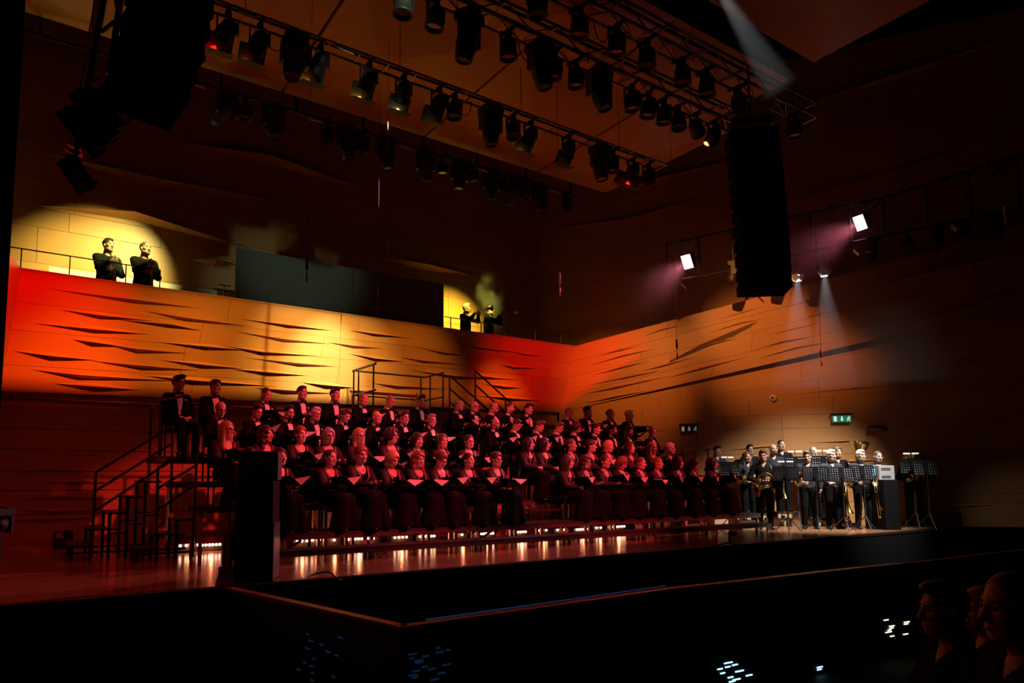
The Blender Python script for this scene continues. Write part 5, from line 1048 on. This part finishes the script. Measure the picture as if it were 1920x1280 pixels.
# (row, pixel x of the head, pixel y of the head top, prototype, hair, colour, glasses, beard, folder kit or None, what singles this singer out)
W, Mn = 'woman', 'man'
CHOIR = [
 (0, 466, 842, 'woman_side', 'long', 'dark', 0, 0, None, 'dark-haired woman in black half hidden behind the tall lectern'),
 (0, 523, 848, 'woman_up', 'bob', 'dark', 0, 0, 0, 'woman in black with open folder mostly hidden by the tall lectern'),
 (0, 617, 843, 'woman_up', 'updo', 'dark', 0, 0, 0, 'woman with dark pulled-back hair seated next to the tall lectern'),
 (0, 675, 837, 'woman_front', 'short_f', 'auburn', 0, 0, None, 'smiling woman with short auburn hair between dark updo and bowed blonde'),
 (0, 734, 850, 'woman_down', 'bob', 'blonde', 0, 0, 1, 'blonde woman bowing her head over a sheet of music'),
 (0, 783, 848, 'woman_front', 'wavy', 'auburn', 0, 0, 1, 'woman with wavy auburn hair beside the bowed blonde in the front row'),
 (0, 826, 852, 'woman_down', 'short_f', 'brown', 1, 0, 0, 'woman with short brown hair and glasses looking down in the front row'),
 (0, 877, 852, 'woman_up', 'updo', 'black', 0, 0, 0, 'black-haired woman with one shoe showing in the front row'),
 (0, 929, 848, 'woman_front', 'short_f', 'dark', 1, 0, 1, 'woman in glasses at the aisle with a folder flat on her lap'),
 (0, 1063, 855, 'woman_side', 'long', 'dark', 0, 0, 0, 'long-haired woman first across the aisle in the front row'),
 (0, 1097, 854, 'woman_front', 'wavy', 'dark', 1, 0, None, 'woman with dark wavy hair and glasses second across the aisle'),
 (0, 1133, 854, 'woman_up', 'updo', 'dark', 0, 0, 2, 'woman with dark bun and necklace in the right half of the front row'),
 (0, 1165, 857, 'woman_down', 'bangs', 'auburn', 0, 0, 0, 'woman with auburn fringe in the right half of the front row'),
 (0, 1200, 857, 'woman_front', 'updo', 'brown', 0, 0, 1, 'woman with brown pulled-back hair and a low flat folder'),
 (0, 1232, 857, 'woman_up', 'updo', 'auburn', 0, 0, 0, 'woman with auburn bun and earrings in the right half of the front row'),
 (0, 1270, 856, 'woman_side', 'bob', 'black', 0, 0, 0, 'woman with black bob fourth from the horn player'),
 (0, 1300, 862, 'woman_down', 'long', 'black', 0, 0, 0, 'young woman with long black hair looking down near the horn player'),
 (0, 1334, 858, 'woman_side', 'long', 'black', 0, 0, 2, 'last woman of the front row, black hair and purple-lit satin stole'),
 (1, 424, 790, 'woman_side', 'long', 'blonde', 1, 0, 0, 'woman with long pale hair at the stair end of the second row'),
 (1, 497, 812, 'woman_side', 'wavy', 'dark', 0, 0, None, 'woman with dark hair seen above the top of the tall lectern'),
 (1, 562, 800, 'woman_up', 'short_f', 'auburn', 0, 0, 0, 'older woman with short reddish hair in the second row'),
 (1, 615, 803, 'woman_front', 'bob', 'grey', 1, 0, None, 'woman with grey bob and glasses in the second row'),
 (1, 672, 803, 'woman_front', 'long', 'blonde', 1, 0, 1, 'woman with long blonde hair and glasses in the second row'),
 (1, 733, 803, 'woman_side', 'curly', 'dark', 1, 0, 2, 'woman with dark curly hair in the second row'),
 (1, 782, 815, 'woman_front', 'bangs', 'dark', 0, 0, 0, 'woman with dark fringe and earrings in the second row'),
 (1, 828, 817, 'woman_front', 'long', 'brown', 0, 0, 2, 'woman with long brown hair holding up a white page'),
 (1, 878, 815, 'woman_front', 'updo', 'dark', 1, 0, 0, 'woman in dark-rimmed glasses at the aisle end of the second row'),
 (1, 990, 824, 'woman_side', 'long', 'black', 0, 0, None, 'woman with long black hair directly above the aisle step'),
 (1, 1020, 827, 'woman_side', 'bob', 'black', 0, 0, 2, 'woman with black bob lifting her chin beside the aisle'),
 (1, 1070, 823, 'woman_up', 'updo', 'brown', 0, 0, None, 'woman with brown updo in the right half of the second row'),
 (1, 1107, 825, 'woman_side', 'short_f', 'dark', 0, 0, 0, 'woman with short dark hair in the right half of the second row'),
 (1, 1140, 826, 'woman_front', 'bangs', 'blonde', 0, 0, None, 'woman with a reddish blonde fringe in the second row'),
 (1, 1180, 830, 'woman_up', 'long', 'dark', 0, 0, None, 'round-faced woman with long dark hair in the second row'),
 (1, 1222, 829, 'woman_front', 'long', 'blonde', 0, 0, 0, 'woman with very long blonde hair falling over her chest'),
 (1, 1255, 831, 'woman_side', 'curly', 'white', 0, 0, 1, 'woman with fluffy white-blonde hair at the end of the second row'),
 (2, 412, 762, 'man_down', 'fringe', 'grey', 1, 0, None, 'balding man in glasses above the long pale-haired woman'),
 (2, 480, 762, 'man_down', 'short', 'dark', 1, 0, 2, 'dark-haired man bent low over a white folder page'),
 (2, 540, 770, 'man_front', 'short', 'black', 1, 'black', 1, 'man with black hair, glasses and beard holding a dim brass-coloured folder'),
 (2, 590, 769, 'man_front', 'short', 'white', 1, 0, None, 'white-haired man in glasses in the third row'),
 (2, 645, 773, 'man_down', 'quiff', 'brown', 0, 'grey', 2, 'brown-haired man with greying beard in the third row'),
 (2, 705, 776, 'man_up', None, 'dark', 0, 0, 2, 'completely bald man with a round head in the third row'),
 (2, 757, 771, 'man_front', 'short', 'dark', 1, 0, 0, 'man with short dark hair and glasses beside the bald man'),
 (2, 808, 782, 'man_front', 'short', 'grey', 1, 0, 1, 'grey-haired man in glasses at the left side of the aisle gap'),
 (2, 928, 790, 'man_front', 'fringe', 'dark', 1, 'dark', 0, 'bald bearded man with glasses and an open folder in the third row'),
 (2, 967, 790, 'man_down', 'short', 'dark', 1, 0, 2, 'dark-haired man in glasses looking down beside the bald bearded man'),
 (2, 1010, 793, 'man_down', 'quiff', 'brown', 0, 0, 2, 'young man with tousled brown hair in the third row'),
 (2, 1047, 794, 'man_down', 'short', 'brown', 1, 0, None, 'man with receding brown hair and glasses in the third row'),
 (2, 1080, 797, 'man_down', 'curly', 'dark', 1, 'dark', 0, 'curly bearded man with head tilted down in the third row'),
 (2, 1117, 797, 'man_front', 'short', 'dark', 0, 0, None, 'clean-shaven dark-haired man next to the curly bearded man'),
 (2, 1148, 797, 'man_front', 'short', 'black', 0, 'black', None, 'man with black hair and full black beard in the third row'),
 (2, 1178, 801, 'man_down', 'short', 'dark', 0, 'dark', None, 'dark bearded man at the end of the bow-tied third row'),
 (2, 1222, 806, 'man_front', 'short', 'grey', 1, 0, None, 'older grey-haired man in glasses last of the third row'),
 (3, 333, 704, 'man_side', 'quiff', 'dark', 1, 0, None, 'tall dark-haired man in glasses at the stair end of the top row'),
 (3, 402, 712, 'man_side', 'short', 'brown', 0, 0, None, 'second man of the top row, short brown hair, head turned aside'),
 (3, 497, 727, 'man_down', 'buzz', 'brown', 0, 0, 1, 'man with cropped hair bowing his head in the top row'),
 (3, 565, 724, 'man_up', 'short', 'dark', 0, 0, None, 'broad dark-haired man before the bright yellow wall'),
 (3, 627, 728, 'man_up', 'quiff', 'dark', 0, 0, None, 'heavy man with a dark side parting in the top row'),
 (3, 680, 737, 'man_front', 'buzz', 'grey', 0, 0, 0, 'man with cropped grey hair under the platform rail'),
 (3, 730, 741, 'man_down', 'buzz', 'grey', 0, 0, None, 'grey man looking down before the platform rail post'),
 (3, 787, 741, 'man_front', 'quiff', 'dark', 1, 'grey', None, 'man with dark glasses and grey beard beside the equipment case'),
 (3, 860, 750, 'man_down', 'fringe', 'dark', 0, 'dark', 0, 'balding man with open hand before the first stair rail'),
 (3, 889, 752, 'man_front', None, 'grey', 1, 0, None, 'bald man in rimless glasses between the two stair rails'),
 (3, 925, 754, 'man_down', 'fringe', 'brown', 0, 'brown', 2, 'balding man bowing over a white page by the second stair rail'),
 (3, 955, 755, 'man_front', 'buzz', 'brown', 0, 'brown', 2, 'shaven-headed bearded man at the foot of the stair rail'),
 (3, 990, 757, 'man_front', 'short', 'black', 0, 0, None, 'young man with black hair before the red wall corner'),
 (3, 1066, 764, 'man_down', 'fringe', 'grey', 0, 'grey', None, 'grey bearded man, first of four at the right end of the top row'),
 (3, 1100, 762, 'man_side', 'short', 'dark', 0, 'dark', 0, 'bearded man reading a raised black folder in the top row'),
 (3, 1143, 766, 'man_up', 'fringe', 'brown', 0, 0, 0, 'heavy balding man, third of four at the right end of the top row'),
 (3, 1178, 769, 'man_side', 'short', 'blonde', 1, 0, 0, 'fair-haired man in glasses at the right end of the top row'),
]
YS = [9.98, 10.72, 11.48, 12.36]
rc_ = random.Random(11)
for (r, px, py, key, hair, col, gl_, bd, fk, desc) in CHOIR:
    z = ROWS[r][0]; q, hM, p = PROTO[key]
    Yh = YS[r]; top = V(ony(px, py, Yh-.03))
    h0 = p.hd.z+(.14 if p.f else .13); sc = max(.95, min(1.09, (top.z-z)/h0))
    loc = (top.x+.01, Yh, z)
    label = desc
    t = person(key, loc, rc_.uniform(.12, .32), label, 'choir, %s row' % RN[r], hair, col, bool(gl_), bd or None, sc)
    if fk is not None:
        pos = (.04, -.40, .70) if p.f else (.02, -.37, .80)
        choir_folder(t, fk, pos, ('black folder of the ' if len(desc.split()) < 13 else 'folder of ')+desc, 'choir folders, %s row' % RN[r])
    chair((loc[0], loc[1], z), ('black chair of the ' if len(desc.split()) < 13 else 'chair of ')+desc, 'chairs of the %s choir row' % RN[r])
# ------------------------------------------------------------------ brass players
M_BRASS = mat('lacquered_brass', (.78, .52, .16), .22, 1.); M_SILV = mat('silver_plate', (.75, .74, .70), .2, 1.)
def circ(c, r, n=24, a0=0., a1=2*PI, ax=0, sx=1.): return [Vector(c)+Vector((sx*r*math.cos(a), 0, r*math.sin(a))) for a in np.linspace(a0, a1, n)]
def bell_prof(L, r0, r1, p=3.2, n=12): return [(r0+(r1-r0)*(i/n)**p, L*i/n) for i in range(n+1)]
def axis(a, b):
    a, b = V(a), V(b); return Matrix.Translation(a)@(b-a).to_track_quat('Z', 'Y').to_matrix().to_4x4(), (b-a).length
KIT = {}
def bell(a, b, r0, r1, p=3.2):
    M, L = axis(a, b); pr = bell_prof(L, r0, r1, p); return MB().lathe(pr+[(r, z-.003) for r, z in reversed(pr)], M, 18)
# french horn: coil in the xz plane
m1 = MB(); m1.tube(circ((0, 0, 0), .13, 26, 0, 5.6), .009, 6, cap=False); m1.tube(circ((0, .02, 0), .105, 24, .4, 6.2), .0085, 6); m1.tube(circ((.01, .035, .0), .085, 22, 0, 6), .008, 6); m1.tube([(.1, .01, -.08), (-.02, .01, -.1), (-.14, .01, -.11)], .009, 6); m1.tube([(-.06, 0, .03), (.06, 0, .02), (.06, 0, -.04), (-.05, 0, -.04)], .008, 6)
m2 = MB()
for k in range(3): m2.lathe([(0, -.03), (.018, -.03), (.018, .03), (0, .03)], Matrix.Translation((-.045+.04*k, -.025, -.01))@R4(PI/2), 10)
KIT['french_horn'] = {'coil': (m1, M_BRASS), 'bell': (bell((.06, .05, -.08), (-.17, .0, -.16), .018, .14, 2.6), M_BRASS), 'valves': (m2, M_SILV), 'mouthpipe': (MB().tube([(.12, .0, .04), (.13, .02, .14), (.1, .05, .25), (.06, .08, .32)], .006, 6), M_SILV)}
m1 = MB(); m1.tube([(0, .06, .0), (0, -.16, 0), (0, -.2, -.03), (0, -.16, -.07), (0, .0, -.07), (0, .05, -.035), (0, 0, .0)], .006, 6); m2 = MB()
for k in range(3): m2.tube([(0, -.04-.03*k, -.12), (0, -.04-.03*k, .04)], .011, 8)
KIT['trumpet'] = {'tubing': (m1, M_BRASS), 'bell': (bell((0, -.02, 0), (0, -.40, 0), .0065, .064, 4.5), M_BRASS), 'valves': (m2, M_SILV), 'mouthpiece': (MB().tube([(0, .06, 0), (0, .13, 0), (0, .15, 0)], [.005, .006, .012], 8), M_SILV)}
m1 = MB()
for x in (0, .05): m1.tube([(x, 0, .25), (x, 0, -.55)], .007, 6)
m1.tube([(0, 0, -.55), (.012, 0, -.58), (.038, 0, -.58), (.05, 0, -.55)], .008, 6); m1.tube([(0, 0, .0), (.05, 0, .0)], .008, 6)
m2 = MB(); m2.tube([(.05, 0, .2), (.06, .02, .34), (.1, .05, .38), (.14, .08, .33), (.145, .08, .1)], .009, 6)
KIT['trombone'] = {'slide': (m1, M_BRASS), 'neck_pipe': (m2, M_BRASS), 'bell': (bell((.145, .08, .12), (.15, .06, -.42), .009, .105, 4.2), M_BRASS), 'mouthpiece': (MB().tube([(0, 0, .25), (0, 0, .31)], [.006, .013], 8), M_SILV)}
m1 = MB(); m1.tube([Vector((.13*math.cos(a), 0, .2*math.sin(a)-.15)) for a in np.linspace(-.4, 5.6, 26)], .034, 8); m1.tube([Vector((.1*math.cos(a), -.07, .16*math.sin(a)-.15)) for a in np.linspace(0, 6, 22)], .02, 7); m2 = MB()
for k in range(3): m2.tube([(-.06+.045*k, -.11, -.2), (-.06+.045*k, -.11, .02)], .018, 8)
KIT['tuba'] = {'body': (m1, M_BRASS), 'bell': (bell((.1, 0, -.15), (.12, .02, .60), .04, .19, 2.6), M_BRASS), 'valves': (m2, M_SILV), 'mouthpipe': (MB().tube([(-.05, -.1, .0), (-.1, .0, .14), (-.06, .1, .22)], .009, 6), M_SILV)}
m1 = MB(); m1.tube([Vector((.07*math.cos(a), 0, .13*math.sin(a))) for a in np.linspace(-.5, 5.5, 22)], .02, 7); m2 = MB()
for k in range(3): m2.tube([(-.04+.035*k, -.05, -.08), (-.04+.035*k, -.05, .07)], .014, 8)
KIT['euphonium'] = {'body': (m1, M_BRASS), 'bell': (bell((.05, 0, -.12), (.07, -.02, .30), .022, .12, 2.8), M_BRASS), 'valves': (m2, M_SILV), 'mouthpipe': (MB().tube([(-.04, -.03, .06), (-.08, .03, .16), (-.05, .1, .2)], .007, 6), M_SILV)}
KITM = {k: {n: b.mesh(n, mm, True) for n, (b, mm) in d.items()} for k, d in KIT.items()}
def instrument(kind, pt, pos, rot, label, sc=1.):
    t = thing(kind, label, kind.replace('_', ' ')); t.matrix_world = pt.matrix_basis@Matrix.Translation(pos)@Euler(rot).to_matrix().to_4x4()@Matrix.Scale(sc, 4)
    for n, me in KITM[kind].items(): inst(n, me, t)
    return t
HORN = dict(wr=[(-.17, -.22, 1.06), (.13, -.26, 1.12)], hands=('relaxed', 'grip'), fing=[(.5, -.8, .2), (-.7, -.6, .2)], palm=[(.8, -.2, .2), (-.2, .9, .1)])
SIDE = dict(wr=[(-.19, -.25, 1.02), (.20, -.22, 1.0)], hands=('grip', 'grip'), fing=[(.5, -.8, 0), (-.5, -.8, 0)], palm=[(.7, .3, -.3), (-.7, .3, -.3)])
ONE = dict(wr=[(-.13, -.27, 1.05), (.24, -.06, .84)], hands=('grip', 'relaxed'), fing=[(.7, -.6, 0), (0, -.25, -1)], palm=[(.3, .8, 0), (-1, 0, 0)])
for k, arm, sh, hk, hd in [('horn_black', HORN, 'black', 'm2', (.15, 0, -.05)), ('horn_slate', HORN, 'slate', 'm1', (.2, 0, .2)), ('side_grey', SIDE, 'grey', 'm2', (.0, 0, .25)), ('one_grey', ONE, 'grey', 'm1', (.12, 0, -.1)), ('side_black', SIDE, 'black', 'm1', (.0, 0, .1))]:
    p = pose(False, False, head=hd, kind=hk, belly=.025 if 'side' in k else 0., **arm); proto(k, p, band_parts(p, sh))
p = pose(False, True, head=(.0, 0, .15), kind='f1', **HORN); proto('horn_woman', p, band_parts(p, 'slate'))
def band(key, px, py, D, zf, rz, label, hair, col, gl_=False, bd=None):
    top = V(dep(px, py, D)); p = PROTO[key][2]; h0 = p.hd.z+.125
    if zf:
        q = thing('podium', 'low pale wooden podium under the '+' '.join(label.split()[:10]), 'podium', (top.x, top.y-.05, 0), rz, 'podiums of the rear brass players')
        MB().box((0, 0, (zf-.025)/2), (.54, .50, zf-.025)).build('box', mat('pale_plywood', (.55, .38, .2), .6), q); MB().box((0, 0, zf-.0125), (.58, .54, .025)).build('top_board', M_DECK, q)
    return person(key, (top.x, top.y, zf), rz, label, 'brass players', hair, col, gl_, bd, max(.92, min(1.12, (top.z-zf)/h0)))
bp = {}
BR = [('b1', 'horn_slate', 1343, 836, 17.6, .3, -.5, 'man in slate shirt with a horn behind the last woman of the front row', 'quiff', 'dark', False, None),
 ('b2', 'side_black', 1405, 834, 17.8, .3, -.6, 'dark-haired man in glasses behind the woman with the horn', 'short', 'black', True, None),
 ('b3', 'horn_woman', 1400, 848, 17.0, .16, -.7, 'woman with long brown hair holding a horn', 'long', 'brown', False, None),
 ('b4', 'horn_black', 1430, 844, 15.9, 0, -.95, 'young man in black holding a shiny horn at his belly', 'short', 'brown', False, None),
 ('b5', 'side_grey', 1449, 833, 17.4, .2, -.8, 'bald bearded man in grey shirt behind the front horn player', 'fringe', 'brown', False, 'dark'),
 ('b6', 'side_black', 1464, 825, 17.5, .35, -.7, 'man in black, rearmost of the brass players by the wall', 'buzz', 'dark', False, None),
 ('b7', 'one_grey', 1513, 846, 16.1, 0, -1.0, 'young fair-haired man carrying a small horn under his arm', 'short', 'brown', False, None),
 ('b8', 'side_grey', 1524, 838, 17.3, .15, -.8, 'man with moustache behind the young fair-haired man', 'buzz', 'grey', True, None),
 ('b9', 'side_grey', 1557, 844, 16.1, 0, -.6, 'grey-haired man in charcoal shirt in front of the tuba', 'short', 'white', False, None),
 ('b10', 'side_black', 1568, 838, 17.0, .1, -.6, 'brown-haired player peering past the big tuba', 'bob', 'brown', False, None),
 ('b11', 'side_grey', 1612, 844, 16.1, 0, -.65, 'man with white hair and grey beard holding a trombone', 'short', 'white', False, 'grey'),
 ('b12', 'one_grey', 1644, 846, 16.3, 0, -.5, 'bald clean-shaven man next to the lectern with monitor', 'buzz', 'brown', False, None),
 ('b13', 'horn_black', 1708, 844, 16.9, 0, -.9, 'bearded man alone beyond the lectern playing a large horn', 'buzz', 'auburn', False, 'auburn')]
for k, *a in BR: bp[k] = band(a[0], a[1], a[2], a[3], a[4], a[5], a[6], a[7], a[8], a[9], a[10])
instrument('french_horn', bp['b1'], (.06, -.30, 1.10), (0, 0, .2), 'brass horn of the man in slate shirt', 1.15)
instrument('french_horn', bp['b3'], (-.02, -.26, 1.12), (0, .5, 0), 'brass horn held by the woman with long brown hair', 1.1)
instrument('french_horn', bp['b4'], (.02, -.32, 1.10), (0, 0, .1), 'large shiny horn held by the young man in black', 1.25)
instrument('trumpet', bp['b5'], (.14, -.30, .92), (1.45, 0, 0), 'brass trumpet held bell down by the bald bearded man', 1.15)
instrument('euphonium', bp['b7'], (-.20, -.30, 1.06), (.9, -.5, 0), 'small brass horn under the arm of the fair-haired man', 1.0)
instrument('trombone', bp['b9'], (.06, -.36, .78), (0, 0, .2), 'trombone hanging bell down before the grey-haired man', 1.)
instrument('tuba', bp['b10'], (.16, -.36, 1.22), (0, .12, 0), 'big brass tuba with its bell raised above the players', 1.12)
instrument('trombone', bp['b11'], (.1, -.36, .84), (.05, -.12, .1), 'trombone with a bright bell held by the white-haired man', 1.)
instrument('trombone', bp['b12'], (-.02, -.36, .78), (0, -.08, .9), 'trombone held by the bald man next to the lectern', .95)
instrument('euphonium', bp['b13'], (.02, -.30, 1.22), (.25, -.75, 0), 'large brass horn raised by the bearded man beyond the lectern', 1.45)
# ------------------------------------------------------------------ music stands
SK = {}
W_, H_ = .50, .31; nc, nr_ = 10, 6; m1 = MB()
for i in range(nr_+1): m1.box((0, 0, H_*i/nr_), (W_, .004, .032 if i in (0, nr_) else .027))
for i in range(nc+1): m1.box((-W_/2+W_*i/nc, 0, H_/2), (.027, .004, H_))
m1.box((0, 0, H_/2), (.09, .005, H_)); m1.box((0, .03, -.004), (W_, .06, .006))
TL = Matrix.Translation((0, 0, 1.16))@R4(-.28)
SK['desk'] = (m1.mesh('desk', M_MATT), TL)
SK['pole'] = (MB().tube([(0, -.02, .3), (0, -.02, 1.3)], .013, 8).mesh('pole', M_STEEL), None)
SK['sleeve'] = (MB().tube([(0, -.02, .22), (0, -.02, .72)], .02, 8).mesh('sleeve', M_BLACK), None)
LEGM = [MB().tube([(0, -.02, .34), (.3*math.cos(a), -.02+.3*math.sin(a), .012)], .011, 6).mesh('leg', M_BLACK) for a in (-1.57, .52, 2.62)]
m1 = MB(); m1.box((-.09, .02, H_+.13), (.14, .04, .022)); m1.box((.09, .02, H_+.13), (.14, .04, .022)); LAMPM = m1.mesh('clip_lamp', mat('lamp_white', (.85, .85, .85), .4, emit=(1, 1, 1), estr=.6))
ARM = MB().tube([(0, .0, H_), (0, .02, H_+.07), (0, .02, H_+.13)], .006, 6).mesh('lamp_arm', M_STEEL)
PAPER = MB().box((-.125, .012, .16), (.21, .003, .28)).box((.125, .012, .16), (.21, .003, .28)).mesh('sheet_music', mat('bright_paper', (.82, .86, .92), .7))
def music_stand(px, py, D, rz, label, lamp=True, zf=0., dz=0.):
    c = V(dep(px, py, D)); t = thing('music_stand', label, 'music stand', (c.x, c.y, zf), rz, 'music stands of the brass players')
    hgt = (c.z-zf-.15)/1.16
    t.scale = (1, 1, max(.85, min(1.2, hgt)))
    for k, (me, M) in SK.items(): inst(k, me, t, M)
    for me in LEGM: inst('leg', me, t)
    if lamp: inst('clip_lamp', LAMPM, t, TL); inst('lamp_arm', ARM, t, TL)
    s = inst('sheet_music', PAPER); s.matrix_world = t.matrix_basis@TL; tag(s, 'white sheet music on the '+label, 'sheet music', 'sheet music on the stands')
for a in [(1371, 880, 16.6, -.35, 'music stand before the man in slate shirt', True, .0), (1474, 887, 15.3, -1.0, 'music stand before the trumpet of the bald bearded man'), (1493, 872, 16.7, -.9, 'music stand farther back behind the fair-haired man', True, .0), (1529, 888, 15.4, -1.0, 'music stand before the young fair-haired man', False), (1579, 889, 15.4, -.8, 'music stand before the grey-haired man with trombone', False), (1618, 886, 15.5, -.75, 'music stand before the white-haired trombonist', False), (1545, 871, 16.7, -.9, 'music stand farther back near the tuba'), (1712, 875, 16.2, -.95, 'music stand right behind the vented monitor'), (1737, 878, 15.9, -.8, 'last music stand beside the bearded horn player', False)]: music_stand(*a)
# ------------------------------------------------------------------ balcony trumpeters
FH = dict(wr=[(-.02, -.27, 1.30), (.06, -.24, 1.14)], hands=('grip', 'grip'), fing=[(.8, -.4, .3), (-.8, -.4, .1)], palm=[(.2, .7, .2), (-.2, .7, .2)])
FP = dict(wr=[(-.05, -.30, 1.475), (.05, -.34, 1.495)], hands=('grip', 'grip'), fing=[(.5, -.6, .6), (-.5, -.6, .6)], palm=[(.8, .1, -.2), (-.8, .1, -.2)])
for k, arm, hd in [('fan_hold', FH, (-.05, 0, .35)), ('fan_play', FP, (-.05, 0, 0))]:
    p = pose(False, False, head=hd, kind='m2', **arm); p.suit = 'suit'; q = tux_parts(p); q['shirt'].materials[0] = SH['black']; proto(k, p, q)
BZ = ZT-.88
def bal_man(key, px, py, Y, rz, label, hair, col):
    top = V(ony(px, py, Y)); p = PROTO[key][2]; return person(key, (top.x, Y, BZ), rz, label, 'trumpeters on the balcony', hair, col, False, None, max(.9, min(1.12, (top.z-BZ)/(p.hd.z+.125))))
t1_ = bal_man('fan_hold', 203, 445, 15.3, .25, 'waiting trumpeter in black suit with dark hair, slim trumpet upright', 'short', 'dark')
t2_ = bal_man('fan_hold', 272, 453, 15.1, .2, 'waiting trumpeter in black suit with cropped hair, stocky', 'buzz', 'brown')
t3_ = bal_man('fan_play', 873, 570, 15.2, .52, 'white-haired trumpeter blowing towards the right wall beside the grey screen', 'short', 'white')
t4_ = bal_man('fan_play', 916, 573, 15.2, .75, 'dark-haired trumpeter blowing towards the right wall on the balcony', 'short', 'black')
for t, l in ((t1_, 'dark-haired waiting trumpeter'), (t2_, 'stocky waiting trumpeter')): instrument('trumpet', t, (.03, -.31, 1.22), (1.45, 0, 0), 'brass trumpet held upright by the '+l, 1.25)
for t, l in ((t3_, 'white-haired trumpeter'), (t4_, 'dark-haired balcony trumpeter')): instrument('trumpet', t, (0, -.30, 1.55), (-.03, 0, 0), 'raised brass trumpet blown by the '+l, 1.2)
# ------------------------------------------------------------------ listeners in the dark stalls
p = pose(True, False, head=(.05, 0, .1), kind='m1', **LAP); q = band_parts(p, 'black'); proto('listener', p, q)
ST = {}
m1 = MB(); m1.box((0, .02, .42), (.5, .46, .1)); ST['seat'] = m1.mesh('seat', mat('dark_plush', (.02, .008, .008), .9)); m1 = MB(); m1.box((0, .28, .62), (.5, .1, .62)); ST['backrest'] = m1.mesh('backrest', mat('dark_plush', (.02, .008, .008), .9)); m1 = MB(); m1.box((-.27, .05, .32), (.05, .5, .64)); m1.box((.27, .05, .32), (.05, .5, .64)); ST['side'] = m1.mesh('side', M_BLACK)
tier = thing('x', 'x', 'x'); bpy.data.objects.remove(tier)
for px, py, D, hair, col, lab in [(1780, 1086, 3.3, 'short', 'dark', 'dark-haired listener in the stalls nearest the pit'), (1848, 1100, 4.3, 'bob', 'blonde', 'fair-haired listener behind the dark-haired one'), (1915, 1063, 2.45, 'buzz', 'brown', 'listener at the edge of the stalls with cropped hair')]:
    top = V(dep(px, py, D)); zf = top.z-1.405
    pl_ = MB().box((0, 0, (zf+1.25)/2-zf-.625+zf/2 if False else -(zf+1.25)/2), (.9, .9, zf+1.25)).build('floor_tier', M_MATT); pl_.location = (top.x, top.y, zf); pl_['kind'] = 'structure'; pl_.rotation_euler = (0, 0, -2.3)
    person('listener', (top.x, top.y, zf), -2.3, lab, 'listeners in the stalls', hair, col)
    t = thing('theatre_seat', 'dark plush theatre seat of the '+lab.split(' in ')[0].split(' behind ')[0].split(' at ')[0]+(' at the edge' if 'edge' in lab else ''), 'seat', (top.x, top.y, zf), -2.3, 'stalls seats')
    for k, me in ST.items(): inst(k, me, t)
# ------------------------------------------------------------------ stage haze where the lamps cut through it
def haze(name, c, d, dens, rz=0., label=None, noise=False, aniso=.2):
    m = bpy.data.materials.new(name); m.use_nodes = True; nt = m.node_tree; nt.nodes.clear()
    o_ = nt.nodes.new('ShaderNodeOutputMaterial'); v = nt.nodes.new('ShaderNodeVolumeScatter'); v.inputs['Density'].default_value = dens; v.inputs['Anisotropy'].default_value = aniso; v.inputs['Color'].default_value = (.9, .9, .92, 1)
    nt.links.new(v.outputs[0], o_.inputs['Volume'])
    if noise:
        tc = nt.nodes.new('ShaderNodeTexCoord'); n = nt.nodes.new('ShaderNodeTexNoise'); n.inputs['Scale'].default_value = 2.2; n.inputs['Detail'].default_value = 3; n.inputs['Distortion'].default_value = .6
        g = nt.nodes.new('ShaderNodeTexGradient'); g.gradient_type = 'SPHERICAL'; mp = nt.nodes.new('ShaderNodeMapping'); mp.inputs['Scale'].default_value = [1.0/(k/2) for k in d]
        nt.links.new(tc.outputs['Object'], mp.inputs[0]); nt.links.new(mp.outputs[0], g.inputs[0]); nt.links.new(tc.outputs['Object'], n.inputs[0])
        mr = nt.nodes.new('ShaderNodeMapRange'); mr.inputs[1].default_value = .42; mr.inputs[2].default_value = .75; mr.inputs[4].default_value = dens*2; nt.links.new(n.outputs[0], mr.inputs[0])
        mu = nt.nodes.new('ShaderNodeMath'); mu.operation = 'MULTIPLY'; nt.links.new(mr.outputs[0], mu.inputs[0]); nt.links.new(g.outputs[0], mu.inputs[1]); nt.links.new(mu.outputs[0], v.inputs['Density'])
    b = MB().box((0, 0, 0), d).build('haze', m); b.location = V(c); b.rotation_euler = (0, 0, rz); tag(b, label, 'haze', None, 'stuff'); return b
wrz = math.atan2(rd.y, rd.x)
hc = (rp(1480, 560)+rp(1480, 560, .4))/2
haze('stage_haze', rp(1430, 560, 1.6), (8.6, 2.6, 4.6), .011, wrz, 'thin pale haze around the lit lamps on the right wall')
haze('smoke', ony(945, 560, 15.6), (2.0, 1.1, 2.2), 1.6, 0., 'wisp of smoke drifting beside the playing trumpeters', True)
q0, q1 = V(dep(1335, -42, 10.2)), V(dep(1462, 165, 11.0)); L_ = (q1-q0).length
hb = haze('beam_haze', (q0+q1)/2, (.7, .5, L_), .11, 0., 'pale haze in the white beam falling past the ceiling reflectors'); hb.rotation_euler = (q1-q0).to_track_quat('Z', 'Y').to_euler()
